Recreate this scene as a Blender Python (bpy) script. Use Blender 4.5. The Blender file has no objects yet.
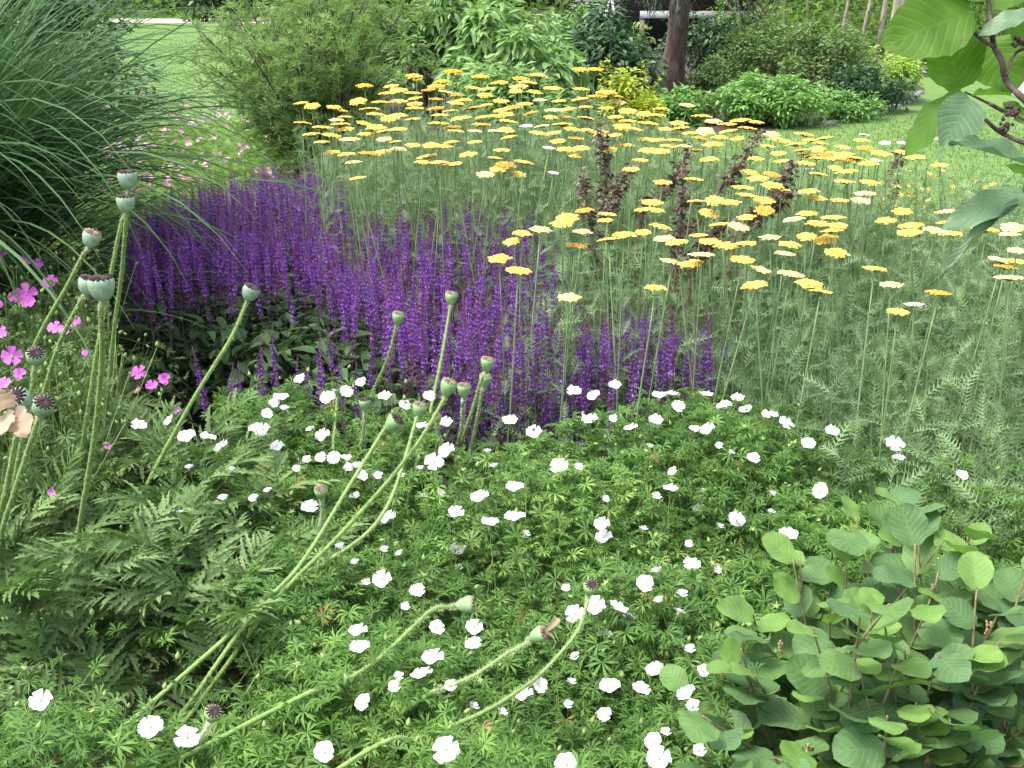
import bpy, math, random
import numpy as np
from math import radians, sin, cos, tan, pi, sqrt, atan2

# ------------------------------------------------------------------ camera, sky, sun, exposure
SC = bpy.context.scene
COL = SC.collection
H, PITCH, F = 1.40, radians(20.6), 1100.0
cam_d = bpy.data.cameras.new('camera'); cam = bpy.data.objects.new('camera', cam_d); COL.objects.link(cam)
cam.location = (0, 0, H); cam.rotation_euler = (pi/2 - PITCH, 0, 0)
cam_d.sensor_width = 36; cam_d.lens = F*36/1024; cam_d.clip_start = .05; cam_d.clip_end = 400
SC.camera = cam

SUN_EL, SUN_AZ = radians(64), radians(-105)      # azimuth from +Y towards +X: the sun stands high, to the left and a little behind
w = bpy.data.worlds.new('World'); SC.world = w; w.use_nodes = True
nt = w.node_tree; bg = nt.nodes['Background']
sky = nt.nodes.new('ShaderNodeTexSky'); sky.sky_type = 'NISHITA'; sky.sun_disc = False
sky.sun_elevation = SUN_EL; sky.sun_rotation = SUN_AZ; sky.dust_density = 4; sky.air_density = 1.0
hs = nt.nodes.new('ShaderNodeHueSaturation'); hs.inputs['Saturation'].default_value = .45
nt.links.new(sky.outputs[0], hs.inputs['Color']); nt.links.new(hs.outputs[0], bg.inputs['Color'])
bg.inputs['Strength'].default_value = .15
sd = bpy.data.lights.new('sun', 'SUN'); sd.energy = 1.1; sd.angle = radians(22); sd.color = (1, .95, .87)
so = bpy.data.objects.new('sun', sd); COL.objects.link(so); so.location = (-5, 8, 12)
so.rotation_euler = (pi/2 - SUN_EL, 0, pi - SUN_AZ)
SC.view_settings.view_transform = 'Standard'; SC.view_settings.look = 'None'
SC.view_settings.exposure = 1.97; SC.view_settings.gamma = 1
SC.view_settings.use_curve_mapping = False
try:
    SC.cycles.max_bounces = 6; SC.cycles.transparent_max_bounces = 4; SC.cycles.caustics_reflective = False; SC.cycles.caustics_refractive = False
except Exception: pass

# ------------------------------------------------------------------ pixel <-> world (only to read sizes and places off the photograph)
FW = np.array([0, cos(PITCH), -sin(PITCH)]); UP = np.array([0, sin(PITCH), cos(PITCH)]); RT = np.array([1., 0, 0]); C0 = np.array([0, 0, H])
def ray(px, py): return FW + (px-512)/F*RT + (384-py)/F*UP
def at_d(px, py, d): return C0 + d*ray(px, py)
def at_z(px, py, z):
    r = ray(px, py); return C0 + r*((z-H)/r[2])
def at_Y(px, py, Y):
    r = ray(px, py); return C0 + r*(Y/r[1])
def proj(P):
    P = np.atleast_2d(np.asarray(P, float)) - C0
    d = P@FW; return np.stack([512+F*(P@RT)/d, 384-F*(P@UP)/d], 1)
def in_poly(pts, poly):
    x, y = pts[:, 0], pts[:, 1]; inside = np.zeros(len(pts), bool); n = len(poly)
    for i in range(n):
        x1, y1 = poly[i]; x2, y2 = poly[(i+1) % n]
        c = ((y1 > y) != (y2 > y)) & (x < (x2-x1)*(y-y1)/((y2-y1) or 1e-9)+x1)
        inside ^= c
    return inside

# ------------------------------------------------------------------ geometry helpers
rng = np.random.RandomState(7)
def U(a, b, n=None): return rng.uniform(a, b, n)
def Nn(s, n=None): return rng.normal(0, s, n)

def tmpl(V, Fs, UV=None):
    V = np.array(V, float).reshape(-1, 3)
    L = np.array([i for f in Fs for i in f], np.int64); S = np.array([len(f) for f in Fs], np.int64)
    UV = np.zeros((len(V), 2)) if UV is None else np.array(UV, float)
    return V, L, S, UV
def join(ts):
    V, L, S, UVs, o = [], [], [], [], 0
    for t in ts:
        V.append(t[0]); L.append(t[1]+o); S.append(t[2]); UVs.append(t[3]); o += len(t[0])
    return np.concatenate(V), np.concatenate(L), np.concatenate(S), np.concatenate(UVs)
def xf(t, R=None, p=(0, 0, 0), s=1.):
    V = t[0]*s
    if R is not None: V = V@np.asarray(R).T
    return V+np.asarray(p), t[1], t[2], t[3]

def rot(a, e, r):
    """leaf frame (base at origin, length +Y, face +Z): roll about Y, lift the tip by e, turn to azimuth a (0 = +Y, positive towards -X)."""
    a, e, r = np.broadcast_arrays(np.atleast_1d(a).astype(float), e, r)
    ca, sa, ce, se, cr, sr = np.cos(a), np.sin(a), np.cos(e), np.sin(e), np.cos(r), np.sin(r)
    z = np.zeros_like(ca); o = z+1
    Rz = np.stack([np.stack([ca, -sa, z], -1), np.stack([sa, ca, z], -1), np.stack([z, z, o], -1)], -2)
    Rx = np.stack([np.stack([o, z, z], -1), np.stack([z, ce, -se], -1), np.stack([z, se, ce], -1)], -2)
    Ry = np.stack([np.stack([cr, z, sr], -1), np.stack([z, o, z], -1), np.stack([-sr, z, cr], -1)], -2)
    return Rz@Rx@Ry
def frame(y, n):
    """rotation with +Y along y and +Z near n"""
    y = np.asarray(y, float); y = y/np.linalg.norm(y); n = np.asarray(n, float)
    z = n-y*np.dot(n, y); z = z/(np.linalg.norm(z)+1e-9); x = np.cross(y, z)
    return np.stack([x, y, z], 1)

class Geo:
    def __init__(self): self.P = []
    def add(self, t, R=None, p=None, s=None, mat=0, var=None):
        V, L, S, uv = t; n = len(V)
        if p is None: p = np.zeros((1, 3))
        p = np.asarray(p, float).reshape(-1, 3); k = len(p)
        if k == 0: return self
        X = np.broadcast_to(V, (k, n, 3))
        if s is not None:
            s = np.asarray(s, float)
            X = X*(s.reshape(-1, 1, 1) if s.ndim < 2 else s.reshape(-1, 1, 3))
        if R is not None: X = np.einsum('kij,knj->kni', np.broadcast_to(np.asarray(R).reshape(-1, 3, 3), (k, 3, 3)), X)
        X = X+p[:, None, :]
        if var is None: var = rng.uniform(0, 1, k)
        var = np.broadcast_to(np.asarray(var, float).reshape(-1), (k,))
        self.P.append((X.reshape(-1, 3), (L[None]+n*np.arange(k)[:, None]).ravel(), np.tile(S, k), np.tile(uv, (k, 1)), np.full(len(S)*k, mat), np.repeat(var, n)))
        return self
    def mesh(self, name, mats, smooth=False):
        off, Vs, Ls = 0, [], []
        for q in self.P: Vs.append(q[0]); Ls.append(q[1]+off); off += len(q[0])
        V = np.concatenate(Vs); L = np.concatenate(Ls); S = np.concatenate([q[2] for q in self.P]); UVv = np.concatenate([q[3] for q in self.P])
        M = np.concatenate([q[4] for q in self.P]); A = np.concatenate([q[5] for q in self.P])
        me = bpy.data.meshes.new(name)
        me.vertices.add(len(V)); me.vertices.foreach_set('co', V.astype(np.float32).ravel())
        me.loops.add(len(L)); me.loops.foreach_set('vertex_index', L.astype(np.int32))
        me.polygons.add(len(S)); st = np.zeros(len(S), np.int32); st[1:] = np.cumsum(S)[:-1]
        me.polygons.foreach_set('loop_start', st); me.polygons.foreach_set('loop_total', S.astype(np.int32))
        for m in mats: me.materials.append(m)
        me.polygons.foreach_set('material_index', M.astype(np.int32))
        if smooth: me.polygons.foreach_set('use_smooth', np.ones(len(S), bool))
        ul = me.uv_layers.new(name='UVMap'); ul.data.foreach_set('uv', UVv[L].astype(np.float32).ravel())
        at = me.attributes.new('var', 'FLOAT', 'POINT'); at.data.foreach_set('value', A.astype(np.float32))
        me.update(calc_edges=True)
        return me
    def build(self, name, mats, parent=None, smooth=False):
        return link(name, self.mesh(name, mats if isinstance(mats, (list, tuple)) else [mats], smooth), parent)

def link(name, data, parent=None, loc=None):
    o = bpy.data.objects.new(name, data); COL.objects.link(o)
    if parent is not None: o.parent = parent
    if loc is not None: o.location = loc
    return o
def tag(o, label=None, cat=None, group=None, kind=None):
    if label: o['label'] = label
    if cat: o['category'] = cat
    if group: o['group'] = group
    if kind: o['kind'] = kind
    return o
def thing(name, label, cat, loc=(0, 0, 0), group=None):
    return tag(link(name, None, None, loc), label, cat, group)
def dup(root, loc, rz=0., tilt=(0, 0), s=1.):
    r = root.copy(); COL.objects.link(r); r.location = loc; r.rotation_euler = (tilt[0], tilt[1], rz); r.scale = (s, s, s)
    for ch in root.children:
        c = ch.copy(); COL.objects.link(c); c.parent = r
        for g in ch.children:
            d = g.copy(); COL.objects.link(d); d.parent = c
    return r

# ---- templates
def strip(L, W, prof, n=6, m=2, fold=.15, curl=.15, wave=0., tooth=0., wn=3):
    V, uv, Fs = [], [], []
    for i in range(n+1):
        t = i/n
        for j in range(m+1):
            c = 2*j/m-1
            ww = W/2*prof(t)*(1+(tooth*(1 if i % 2 else -1) if abs(c) > .99 else 0))
            V.append((c*ww, L*t, fold*abs(c)*ww-curl*L*t*t+wave*L*sin(wn*pi*t+c*1.3)*abs(c))); uv.append(((c+1)/2, t))
    for i in range(n):
        for j in range(m):
            a = i*(m+1)+j; Fs.append((a, a+1, a+m+2, a+m+1))
    return tmpl(V, Fs, uv)
ovate = lambda t: max(.02, sin(pi*t**.75)**.8*(1-.15*t))
lance = lambda t: max(.02, sin(pi*t**.8))
def obov(t): return max(.05, sin(pi*min(1, t*.93+.045)**1.08)**.52)
def tube(pts, rad, n=6, cap=True):
    pts = np.asarray(pts, float); k = len(pts); rad = np.broadcast_to(np.asarray(rad, float), (k,))
    T = np.gradient(pts, axis=0); T /= np.linalg.norm(T, axis=1, keepdims=True)+1e-12
    ref = np.array([1., 0, 0]) if abs(T[0][0]) < .8 else np.array([0, 1., 0])
    V, uv = [], []
    for i in range(k):
        a = np.cross(T[i], ref); a /= np.linalg.norm(a); b = np.cross(T[i], a)
        for j in range(n):
            q = 2*pi*j/n; V.append(pts[i]+rad[i]*(cos(q)*a+sin(q)*b)); uv.append((j/n, i/(k-1)))
    Fs = [(i*n+j, i*n+(j+1) % n, (i+1)*n+(j+1) % n, (i+1)*n+j) for i in range(k-1) for j in range(n)]
    if cap: Fs += [tuple(range((k-1)*n, k*n)), tuple(range(n-1, -1, -1))]
    return tmpl(V, Fs, uv)
def spline(pts, k=8):
    P = np.asarray(pts, float)
    if len(P) < 3: return np.linspace(P[0], P[-1], k)
    Q = np.vstack([2*P[0]-P[1], P, 2*P[-1]-P[-2]]); out = []
    for i in range(1, len(Q)-2):
        for t in np.linspace(0, 1, k, endpoint=False):
            a, b, c, d = Q[i-1], Q[i], Q[i+1], Q[i+2]
            out.append(.5*((2*b)+(c-a)*t+(2*a-5*b+4*c-d)*t*t+(-a+3*b-3*c+d)*t**3))
    out.append(P[-1]); return np.array(out)
def lathe(prof, n=16, ribs=0, amp=0.):
    V, Fs, uv = [], [], []
    for i, (r, z) in enumerate(prof):
        for j in range(n):
            q = 2*pi*j/n; rr = r*(1+amp*cos(ribs*q)); V.append((rr*cos(q), rr*sin(q), z)); uv.append((j/n, i/len(prof)))
    k = len(prof)
    for i in range(k-1):
        for j in range(n): Fs.append((i*n+j, i*n+(j+1) % n, (i+1)*n+(j+1) % n, (i+1)*n+j))
    Fs.append(tuple(range((k-1)*n, k*n))); Fs.append(tuple(range(n-1, -1, -1)))
    return tmpl(V, Fs, uv)
def box(x0, x1, y0, y1, z0, z1):
    V = [(x, y, z) for z in (z0, z1) for y in (y0, y1) for x in (x0, x1)]
    return tmpl(V, [(0, 2, 3, 1), (4, 5, 7, 6), (0, 1, 5, 4), (2, 6, 7, 3), (0, 4, 6, 2), (1, 3, 7, 5)])
BLADE = tmpl([(-.5, 0, 0), (.5, 0, 0), (.4, .5, 0), (-.4, .5, 0), (0, 1, 0)], [(0, 1, 2, 3), (3, 2, 4)])
TRI = tmpl([(-.5, 0, 0), (.5, 0, 0), (0, 1, 0)], [(0, 1, 2)])

# ------------------------------------------------------------------ materials
def mat(name):
    m = bpy.data.materials.new(name); m.use_nodes = True; n = m.node_tree.nodes; n.clear()
    return m, n, m.node_tree.links
def srgb(r, g, b):
    f = lambda c: (c/255/12.92 if c/255 <= .04045 else ((c/255+.055)/1.055)**2.4)
    return (f(r), f(g), f(b), 1)
def foliage(name, cols, rough=.5, trans=.35, spec=.3, vein=0., stripe=None, tsat=1.15, tval=1.25, nscale=25, namp=.25, tip=None, spots=0):
    """leaf: colour from a per-leaf value through a ramp, a little noise, light passing through; optional side veins / pale midrib / other colour at the tip"""
    m, n, l = mat(name)
    at = n.new('ShaderNodeAttribute'); at.attribute_name = 'var'
    oi = n.new('ShaderNodeObjectInfo')
    ad = n.new('ShaderNodeMath'); ad.operation = 'ADD'; l.new(at.outputs['Fac'], ad.inputs[0]); l.new(oi.outputs['Random'], ad.inputs[1])
    fr = n.new('ShaderNodeMath'); fr.operation = 'FRACT'; l.new(ad.outputs[0], fr.inputs[0])
    cr = n.new('ShaderNodeValToRGB'); l.new(fr.outputs[0], cr.inputs[0])
    e = cr.color_ramp.elements
    while len(e) < len(cols): e.new(.5)
    for i, c in enumerate(cols): e[i].position = i/max(1, len(cols)-1); e[i].color = (*c[:3], 1)
    tc = n.new('ShaderNodeTexCoord'); no = n.new('ShaderNodeTexNoise'); no.inputs['Scale'].default_value = nscale; no.inputs['Detail'].default_value = 3
    l.new(tc.outputs['Object'], no.inputs['Vector'])
    mr = n.new('ShaderNodeMapRange'); mr.inputs['To Min'].default_value = 1-namp; mr.inputs['To Max'].default_value = 1+namp; mr.inputs[1].default_value = .25; mr.inputs[2].default_value = .75
    l.new(no.outputs[0], mr.inputs[0])
    hv = n.new('ShaderNodeHueSaturation'); l.new(cr.outputs[0], hv.inputs['Color']); l.new(mr.outputs[0], hv.inputs['Value'])
    col = hv.outputs[0]; bump = None
    if vein or stripe or tip:
        sx = n.new('ShaderNodeSeparateXYZ'); l.new(tc.outputs['UV'], sx.inputs[0])
        def mth(op, a, b=None):
            q = n.new('ShaderNodeMath'); q.operation = op
            for i, v in enumerate((a, b)):
                if v is None: continue
                if isinstance(v, (int, float)): q.inputs[i].default_value = v
                else: l.new(v, q.inputs[i])
            return q.outputs[0]
        au = mth('ABSOLUTE', mth('SUBTRACT', sx.outputs[0], .5))
        if vein:
            ph = mth('MULTIPLY', mth('SUBTRACT', sx.outputs[1], mth('MULTIPLY', au, .62)), vein*2*pi)
            wv = mth('POWER', mth('ADD', mth('MULTIPLY', mth('COSINE', ph), .5), .5), 5.)
            mid = mth('LESS_THAN', au, .018)
            hgt = mth('MAXIMUM', wv, mid)
            mx = n.new('ShaderNodeMixRGB'); l.new(mth('MULTIPLY', hgt, .13 if vein < 7.5 else .07), mx.inputs[0]); l.new(col, mx.inputs[1]); mx.inputs[2].default_value = (.30, .42, .13, 1); col = mx.outputs[0]
            bp = n.new('ShaderNodeBump'); bp.inputs['Strength'].default_value = .3; bp.inputs['Distance'].default_value = .001; bp.invert = True
            l.new(hgt, bp.inputs['Height']); bump = bp.outputs[0]
        if stripe:
            mx = n.new('ShaderNodeMixRGB'); l.new(mth('LESS_THAN', au, stripe[1]), mx.inputs[0]); l.new(col, mx.inputs[1]); mx.inputs[2].default_value = (*stripe[0][:3], 1); col = mx.outputs[0]
        if tip:
            mx = n.new('ShaderNodeMixRGB'); q = n.new('ShaderNodeMapRange'); l.new(sx.outputs[1], q.inputs[0]); q.inputs[1].default_value = tip[1]; q.inputs[2].default_value = tip[2]
            l.new(q.outputs[0], mx.inputs[0]); l.new(col, mx.inputs[1]); mx.inputs[2].default_value = (*tip[0][:3], 1); col = mx.outputs[0]
    if spots:
        n2 = n.new('ShaderNodeTexNoise'); n2.inputs['Scale'].default_value = spots; n2.inputs['Detail'].default_value = 2; l.new(tc.outputs['Object'], n2.inputs['Vector'])
        q2 = n.new('ShaderNodeMapRange'); q2.inputs[1].default_value = .70; q2.inputs[2].default_value = .76; q2.inputs[4].default_value = .7; l.new(n2.outputs[0], q2.inputs[0])
        m2 = n.new('ShaderNodeMixRGB'); l.new(q2.outputs[0], m2.inputs[0]); l.new(col, m2.inputs[1]); m2.inputs[2].default_value = (.14, .09, .03, 1); col = m2.outputs[0]
    pb = n.new('ShaderNodeBsdfPrincipled'); pb.inputs['Roughness'].default_value = rough; pb.inputs['Specular IOR Level'].default_value = spec
    l.new(col, pb.inputs['Base Color'])
    if bump: l.new(bump, pb.inputs['Normal'])
    out = n.new('ShaderNodeOutputMaterial')
    if trans > 0:
        th = n.new('ShaderNodeHueSaturation'); th.inputs['Saturation'].default_value = tsat; th.inputs['Value'].default_value = tval; l.new(col, th.inputs['Color'])
        tr = n.new('ShaderNodeBsdfTranslucent'); l.new(th.outputs[0], tr.inputs['Color'])
        ms = n.new('ShaderNodeMixShader'); ms.inputs[0].default_value = trans
        l.new(pb.outputs[0], ms.inputs[1]); l.new(tr.outputs[0], ms.inputs[2]); l.new(ms.outputs[0], out.inputs[0])
    else: l.new(pb.outputs[0], out.inputs[0])
    return m
def plain(name, c1, c2, scale=8, rough=.8, bump=.3, detail=6, stretch=(1, 1, 1), dist=.01, c3=None):
    m, n, l = mat(name)
    tc = n.new('ShaderNodeTexCoord'); mp = n.new('ShaderNodeMapping'); mp.inputs['Scale'].default_value = stretch; l.new(tc.outputs['Object'], mp.inputs[0])
    no = n.new('ShaderNodeTexNoise'); no.inputs['Scale'].default_value = scale; no.inputs['Detail'].default_value = detail; l.new(mp.outputs[0], no.inputs['Vector'])
    cr = n.new('ShaderNodeValToRGB'); l.new(no.outputs[0], cr.inputs[0]); e = cr.color_ramp.elements
    e[0].position = .32; e[0].color = (*c1[:3], 1); e[1].position = .68; e[1].color = (*c2[:3], 1)
    if c3 is not None: q = e.new(.5); q.color = (*c3[:3], 1)
    pb = n.new('ShaderNodeBsdfPrincipled'); pb.inputs['Roughness'].default_value = rough; pb.inputs['Specular IOR Level'].default_value = .25; l.new(cr.outputs[0], pb.inputs['Base Color'])
    if bump:
        bp = n.new('ShaderNodeBump'); bp.inputs['Strength'].default_value = bump; bp.inputs['Distance'].default_value = dist; l.new(no.outputs[0], bp.inputs['Height']); l.new(bp.outputs[0], pb.inputs['Normal'])
    out = n.new('ShaderNodeOutputMaterial'); l.new(pb.outputs[0], out.inputs[0]); return m

M = {}
M['lawn'] = plain('lawn_turf', (.07, .135, .03), (.105, .175, .045), 6, .9, .4)
M['lawn_blade'] = foliage('lawn_blades', [(.065, .13, .028), (.10, .175, .045), (.13, .195, .058)], .6, .3)
M['soil'] = plain('bed_soil', (.022, .016, .012), (.075, .055, .042), 25, .95, .9)
M['chip'] = foliage('bark_mulch', [(.05, .035, .025), (.12, .085, .065), (.07, .05, .045)], .9, 0)
M['gravel'] = plain('path_gravel', (.36, .29, .25), (.50, .43, .38), 60, .95, .5)
M['stone'] = plain('edging_stone', (.16, .16, .15), (.25, .25, .24), 12, .9, .4)
M['timber'] = plain('grey_timber', (.06, .06, .065), (.12, .12, .125), 6, .85, .4, stretch=(.3, 1, 8))
M['bark'] = plain('pine_bark', (.045, .032, .026), (.16, .115, .095), 14, .95, 1., stretch=(1, 1, .35), dist=.03, c3=(.09, .065, .052))
M['paletrunk'] = plain('pale_trunk_bark', (.17, .15, .11), (.36, .33, .27), 10, .9, .5, stretch=(1, 1, .3))
M['twig'] = plain('twig_bark', (.05, .04, .03), (.13, .10, .08), 60, .85, .5)
M['twig2'] = plain('young_twig', (.13, .10, .05), (.22, .19, .09), 60, .8, .4)
M['white'] = plain('white_paint', (.42, .43, .43), (.52, .52, .52), 5, .6, .05)
M['dark'] = plain('dark_boards_and_shade', (.012, .012, .014), (.03, .03, .034), 6, .8, .3, stretch=(1, 1, 10))  # on the pavilion wall this colour paints the shaded inside
M['brown'] = plain('brown_post', (.14, .09, .06), (.22, .15, .10), 8, .8, .3)
M['ger_leaf'] = foliage('cranesbill_leaf', [(.08, .175, .042), (.115, .23, .054), (.17, .305, .07), (.22, .36, .09), (.085, .18, .052)], .55, .42, .2)
M['ger_old'] = foliage('old_cranesbill_leaf', [(.30, .29, .06), (.26, .17, .06), (.24, .28, .07)], .6, .3)
M['ger_stem'] = foliage('cranesbill_stalk', [(.13, .20, .05), (.17, .24, .07)], .6, .15)
M['ger_bud'] = foliage('cranesbill_bud', [(.20, .30, .08), (.27, .35, .13)], .6, .25)
M['petal'] = foliage('white_petal', [(.56, .55, .60), (.64, .63, .66)], .6, .3, .2, tsat=1, tval=1., namp=.07, nscale=90)
M['petal_c'] = foliage('petal_centre', [(.5, .55, .25), (.6, .55, .35)], .7, 0)
M['pink'] = foliage('pink_petal', [(.58, .13, .55), (.66, .20, .62), (.50, .10, .50)], .6, .3, .2, tsat=1, tval=1.1, namp=.1)
M['palepink'] = foliage('pale_pink_petal', [(.62, .33, .45), (.68, .42, .52), (.52, .24, .42)], .6, .3, .2, tsat=1, tval=1.1, namp=.1)
M['pg_leaf'] = foliage('meadow_cranesbill_leaf', [(.05, .115, .03), (.09, .16, .045), (.14, .21, .07), (.07, .13, .04)], .55, .35)
M['pgc_leaf'] = foliage('ground_cover_leaf', [(.11, .20, .04), (.17, .28, .06), (.20, .32, .075)], .55, .35)
M['pop_leaf'] = foliage('poppy_leaf', [(.09, .165, .05), (.125, .205, .068), (.17, .255, .10), (.075, .145, .045)], .65, .3, .25, namp=.3)
M['pop_stem'] = foliage('poppy_stalk', [(.15, .25, .06), (.19, .29, .085)], .7, .1, nscale=120, namp=.35)
M['pop_hair'] = foliage('stalk_hair', [(.36, .42, .25), (.42, .48, .3)], .7, .3)
M['capsule'] = foliage('poppy_capsule', [(.16, .25, .175), (.20, .295, .21), (.18, .285, .165)], .6, 0, .3, nscale=90, namp=.32)
M['capsule_g'] = foliage('poppy_capsule_green', [(.17, .285, .12), (.21, .32, .145)], .6, 0, .3, nscale=90, namp=.28)
M['crown_d'] = foliage('dark_stigma', [(.045, .025, .03), (.07, .04, .045)], .8, 0)
M['crown_b'] = foliage('brown_stigma', [(.17, .12, .09), (.24, .18, .13)], .8, 0)
M['wilt'] = foliage('wilted_petal', [(.42, .31, .22), (.50, .39, .28)], .7, .35, .2, tsat=1.1, tval=1.1, nscale=40, namp=.2)
M['dead'] = foliage('dead_leaf', [(.36, .19, .04), (.30, .17, .06)], .7, .3)
M['sal_fl'] = foliage('salvia_floret', [(.165, .046, .34), (.225, .07, .44), (.29, .115, .53), (.18, .05, .31)], .55, .35, .25, tsat=1.05, tval=1.2)
M['sal_ca'] = foliage('salvia_calyx', [(.11, .034, .085), (.165, .052, .135), (.14, .06, .09)], .6, .2)
M['sal_st'] = foliage('salvia_stalk', [(.10, .05, .09), (.09, .10, .05)], .6, .1)
M['sal_leaf'] = foliage('salvia_leaf', [(.03, .07, .025), (.048, .10, .032), (.065, .125, .042)], .6, .25)
M['yar_top'] = foliage('yarrow_floret', [(.70, .385, .025), (.73, .46, .08), (.75, .54, .19), (.71, .41, .03)], .75, .15, .15, tsat=1, tval=1.1, namp=.12)
M['yar_old'] = foliage('old_yarrow_floret', [(.50, .25, .03), (.42, .24, .05), (.58, .33, .05)], .8, .1, .15, namp=.25)
M['yar_lit'] = foliage('lit_yarrow_floret', [(.74, .56, .20), (.76, .64, .32), (.74, .50, .12)], .75, .15, .15, tsat=1, tval=1.1, namp=.1)  # cream tint paints the overexposed look of top-lit heads
M['yar_white'] = foliage('white_yarrow_floret', [(.72, .74, .64), (.78, .78, .72)], .75, .15, .15, tsat=1, tval=1., namp=.08)
M['yar_stem'] = foliage('yarrow_stalk', [(.13, .205, .08), (.175, .255, .11)], .7, .1)
M['yar_under'] = foliage('yarrow_underside', [(.30, .33, .08), (.36, .36, .10)], .7, .1)
M['yar_leaf'] = foliage('yarrow_leaf', [(.10, .175, .07), (.145, .235, .10), (.21, .305, .155), (.12, .205, .08)], .65, .3, .25)
M['dk_leaf'] = foliage('dark_shoot_leaf', [(.075, .042, .034), (.11, .065, .05), (.09, .08, .05), (.15, .10, .085)], .45, .2, .4)
M['dk_stem'] = foliage('dark_shoot_stem', [(.20, .12, .09), (.24, .16, .12)], .7, 0)
M['yb_leaf'] = foliage('upright_stem_leaf', [(.14, .25, .09), (.19, .30, .12)], .6, .3)
M['misc'] = foliage('tall_grass_blade', [(.03, .075, .026), (.045, .10, .034), (.065, .13, .048), (.036, .085, .032)], .6, .25, .12, stripe=((.11, .18, .09), .07))
M['fo_leaf'] = foliage('rounded_leaf', [(.065, .135, .05), (.085, .17, .055), (.11, .205, .055), (.09, .175, .065), (.07, .145, .06)], .55, .3, .25, vein=7, spots=85)
M['fo_new'] = foliage('young_rounded_leaf', [(.12, .23, .052), (.15, .265, .062), (.105, .205, .055)], .55, .35, .25, vein=7, spots=85)
M['wh_leaf'] = foliage('hazel_leaf', [(.055, .15, .012), (.07, .175, .016), (.085, .185, .022)], .55, .5, .2, vein=8, tsat=1.15, tval=1.2, spots=85)
M['wh_sky'] = foliage('hazel_leaf_sky_sheen', [(.075, .145, .07), (.09, .165, .075)], .45, .3, .4, vein=8, spots=85)  # bluish grey paints the sky's reflection into the leaf colour
M['catkin'] = foliage('spent_flower', [(.28, .21, .10), (.22, .17, .08)], .8, 0)
M['feather'] = foliage('feathery_needle', [(.15, .25, .075), (.185, .29, .09), (.22, .33, .115), (.135, .225, .07)], .7, .45)
M['rhodo'] = foliage('shrub_leaf_light', [(.10, .21, .05), (.15, .27, .075), (.20, .33, .11), (.12, .23, .06)], .45, .35, .45)
M['darksh'] = foliage('shrub_leaf_dark', [(.03, .075, .03), (.045, .10, .035), (.065, .125, .05)], .45, .25, .45)
M['hedge'] = foliage('low_hedge_leaf', [(.10, .22, .05), (.14, .28, .065), (.18, .33, .085), (.09, .19, .05)], .5, .35, .4)
M['mound'] = foliage('mound_leaf', [(.10, .175, .05), (.135, .215, .065), (.17, .245, .085), (.08, .14, .045)], .6, .3)
M['lime'] = foliage('lime_leaf', [(.27, .40, .075), (.33, .45, .095), (.22, .36, .07)], .55, .35)
M['gold'] = foliage('golden_leaf', [(.33, .40, .05), (.42, .45, .07), (.26, .35, .05)], .55, .35)
M['pine'] = foliage('pine_needle', [(.018, .04, .02), (.03, .055, .03), (.045, .07, .035)], .6, .1)
M['wood'] = foliage('woodland_leaf', [(.08, .17, .03), (.14, .26, .05), (.21, .34, .075), (.06, .12, .03), (.17, .30, .06)], .55, .4)
M['redfl'] = foliage('red_planter_flower', [(.12, .035, .03), (.10, .05, .04)], .6, .2)

# ------------------------------------------------------------------ ground
def sheet(name, poly, z, m, kind='structure'):
    me = bpy.data.meshes.new(name); me.from_pydata([(x, y, z) for x, y in poly], [], [tuple(range(len(poly)))]); me.materials.append(m)
    return tag(link(name, me), kind=kind)
sheet('lawn', [(-90, -12), (90, -12), (90, 160), (-90, 160)], 0, M['lawn'])
sheet('bed_soil', [(-4.5, -2.5), (5.5, -2.5), (5.6, 3), (4.6, 5.0), (3.0, 5.9), (.6, 6.7), (-1.4, 6.7), (-1.5, 5.3), (-4.5, 5.0)], .004, M['soil'])
sheet('shrub_bed_soil', [(-2.2, 8.4), (.5, 8.2)]+[tuple(at_z(a, b, 0)[:2]) for a, b in ((640, 136), (760, 132), (830, 122), (880, 111), (912, 100), (925, 89))]+[(6.4, 24), (-3, 24)], .005, M['soil'])
sheet('gravel_path', [(5.9, 13.2), (7.6, 12.6), (16, 13.4), (16, 15.6), (6.6, 15.7)], .006, M['gravel'])
sheet('woodland_floor', [(-3.02, 24.02), (6.1, 24.02), (6.7, 17), (25, 17), (25, 45), (-3.02, 45)], .008, M['soil'])
# stone edging of the shrub bed
g = Geo()
ep = [tuple(at_z(a, b, 0)[:2]) for a, b in ((815, 126), (840, 121.5), (880, 112), (908, 102), (920, 92))]
for (xa, ya), (xb, yb) in zip(ep, ep[1:]):
    L_ = sqrt((xb-xa)**2+(yb-ya)**2); k = int(L_/.32)
    for i in range(k):
        t = (i+.5)/k; g.add(box(-.15, .15, -.05, .05, -.02, U(.02, .035)), rot(atan2(yb-ya, xb-xa)+Nn(.03), 0, 0), [(xa+(xb-xa)*t, ya+(yb-ya)*t, 0)])
tag(g.build('stone_edging', M['stone']), 'pale stone edging strip between lawn and shrub bed', 'edging')

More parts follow.
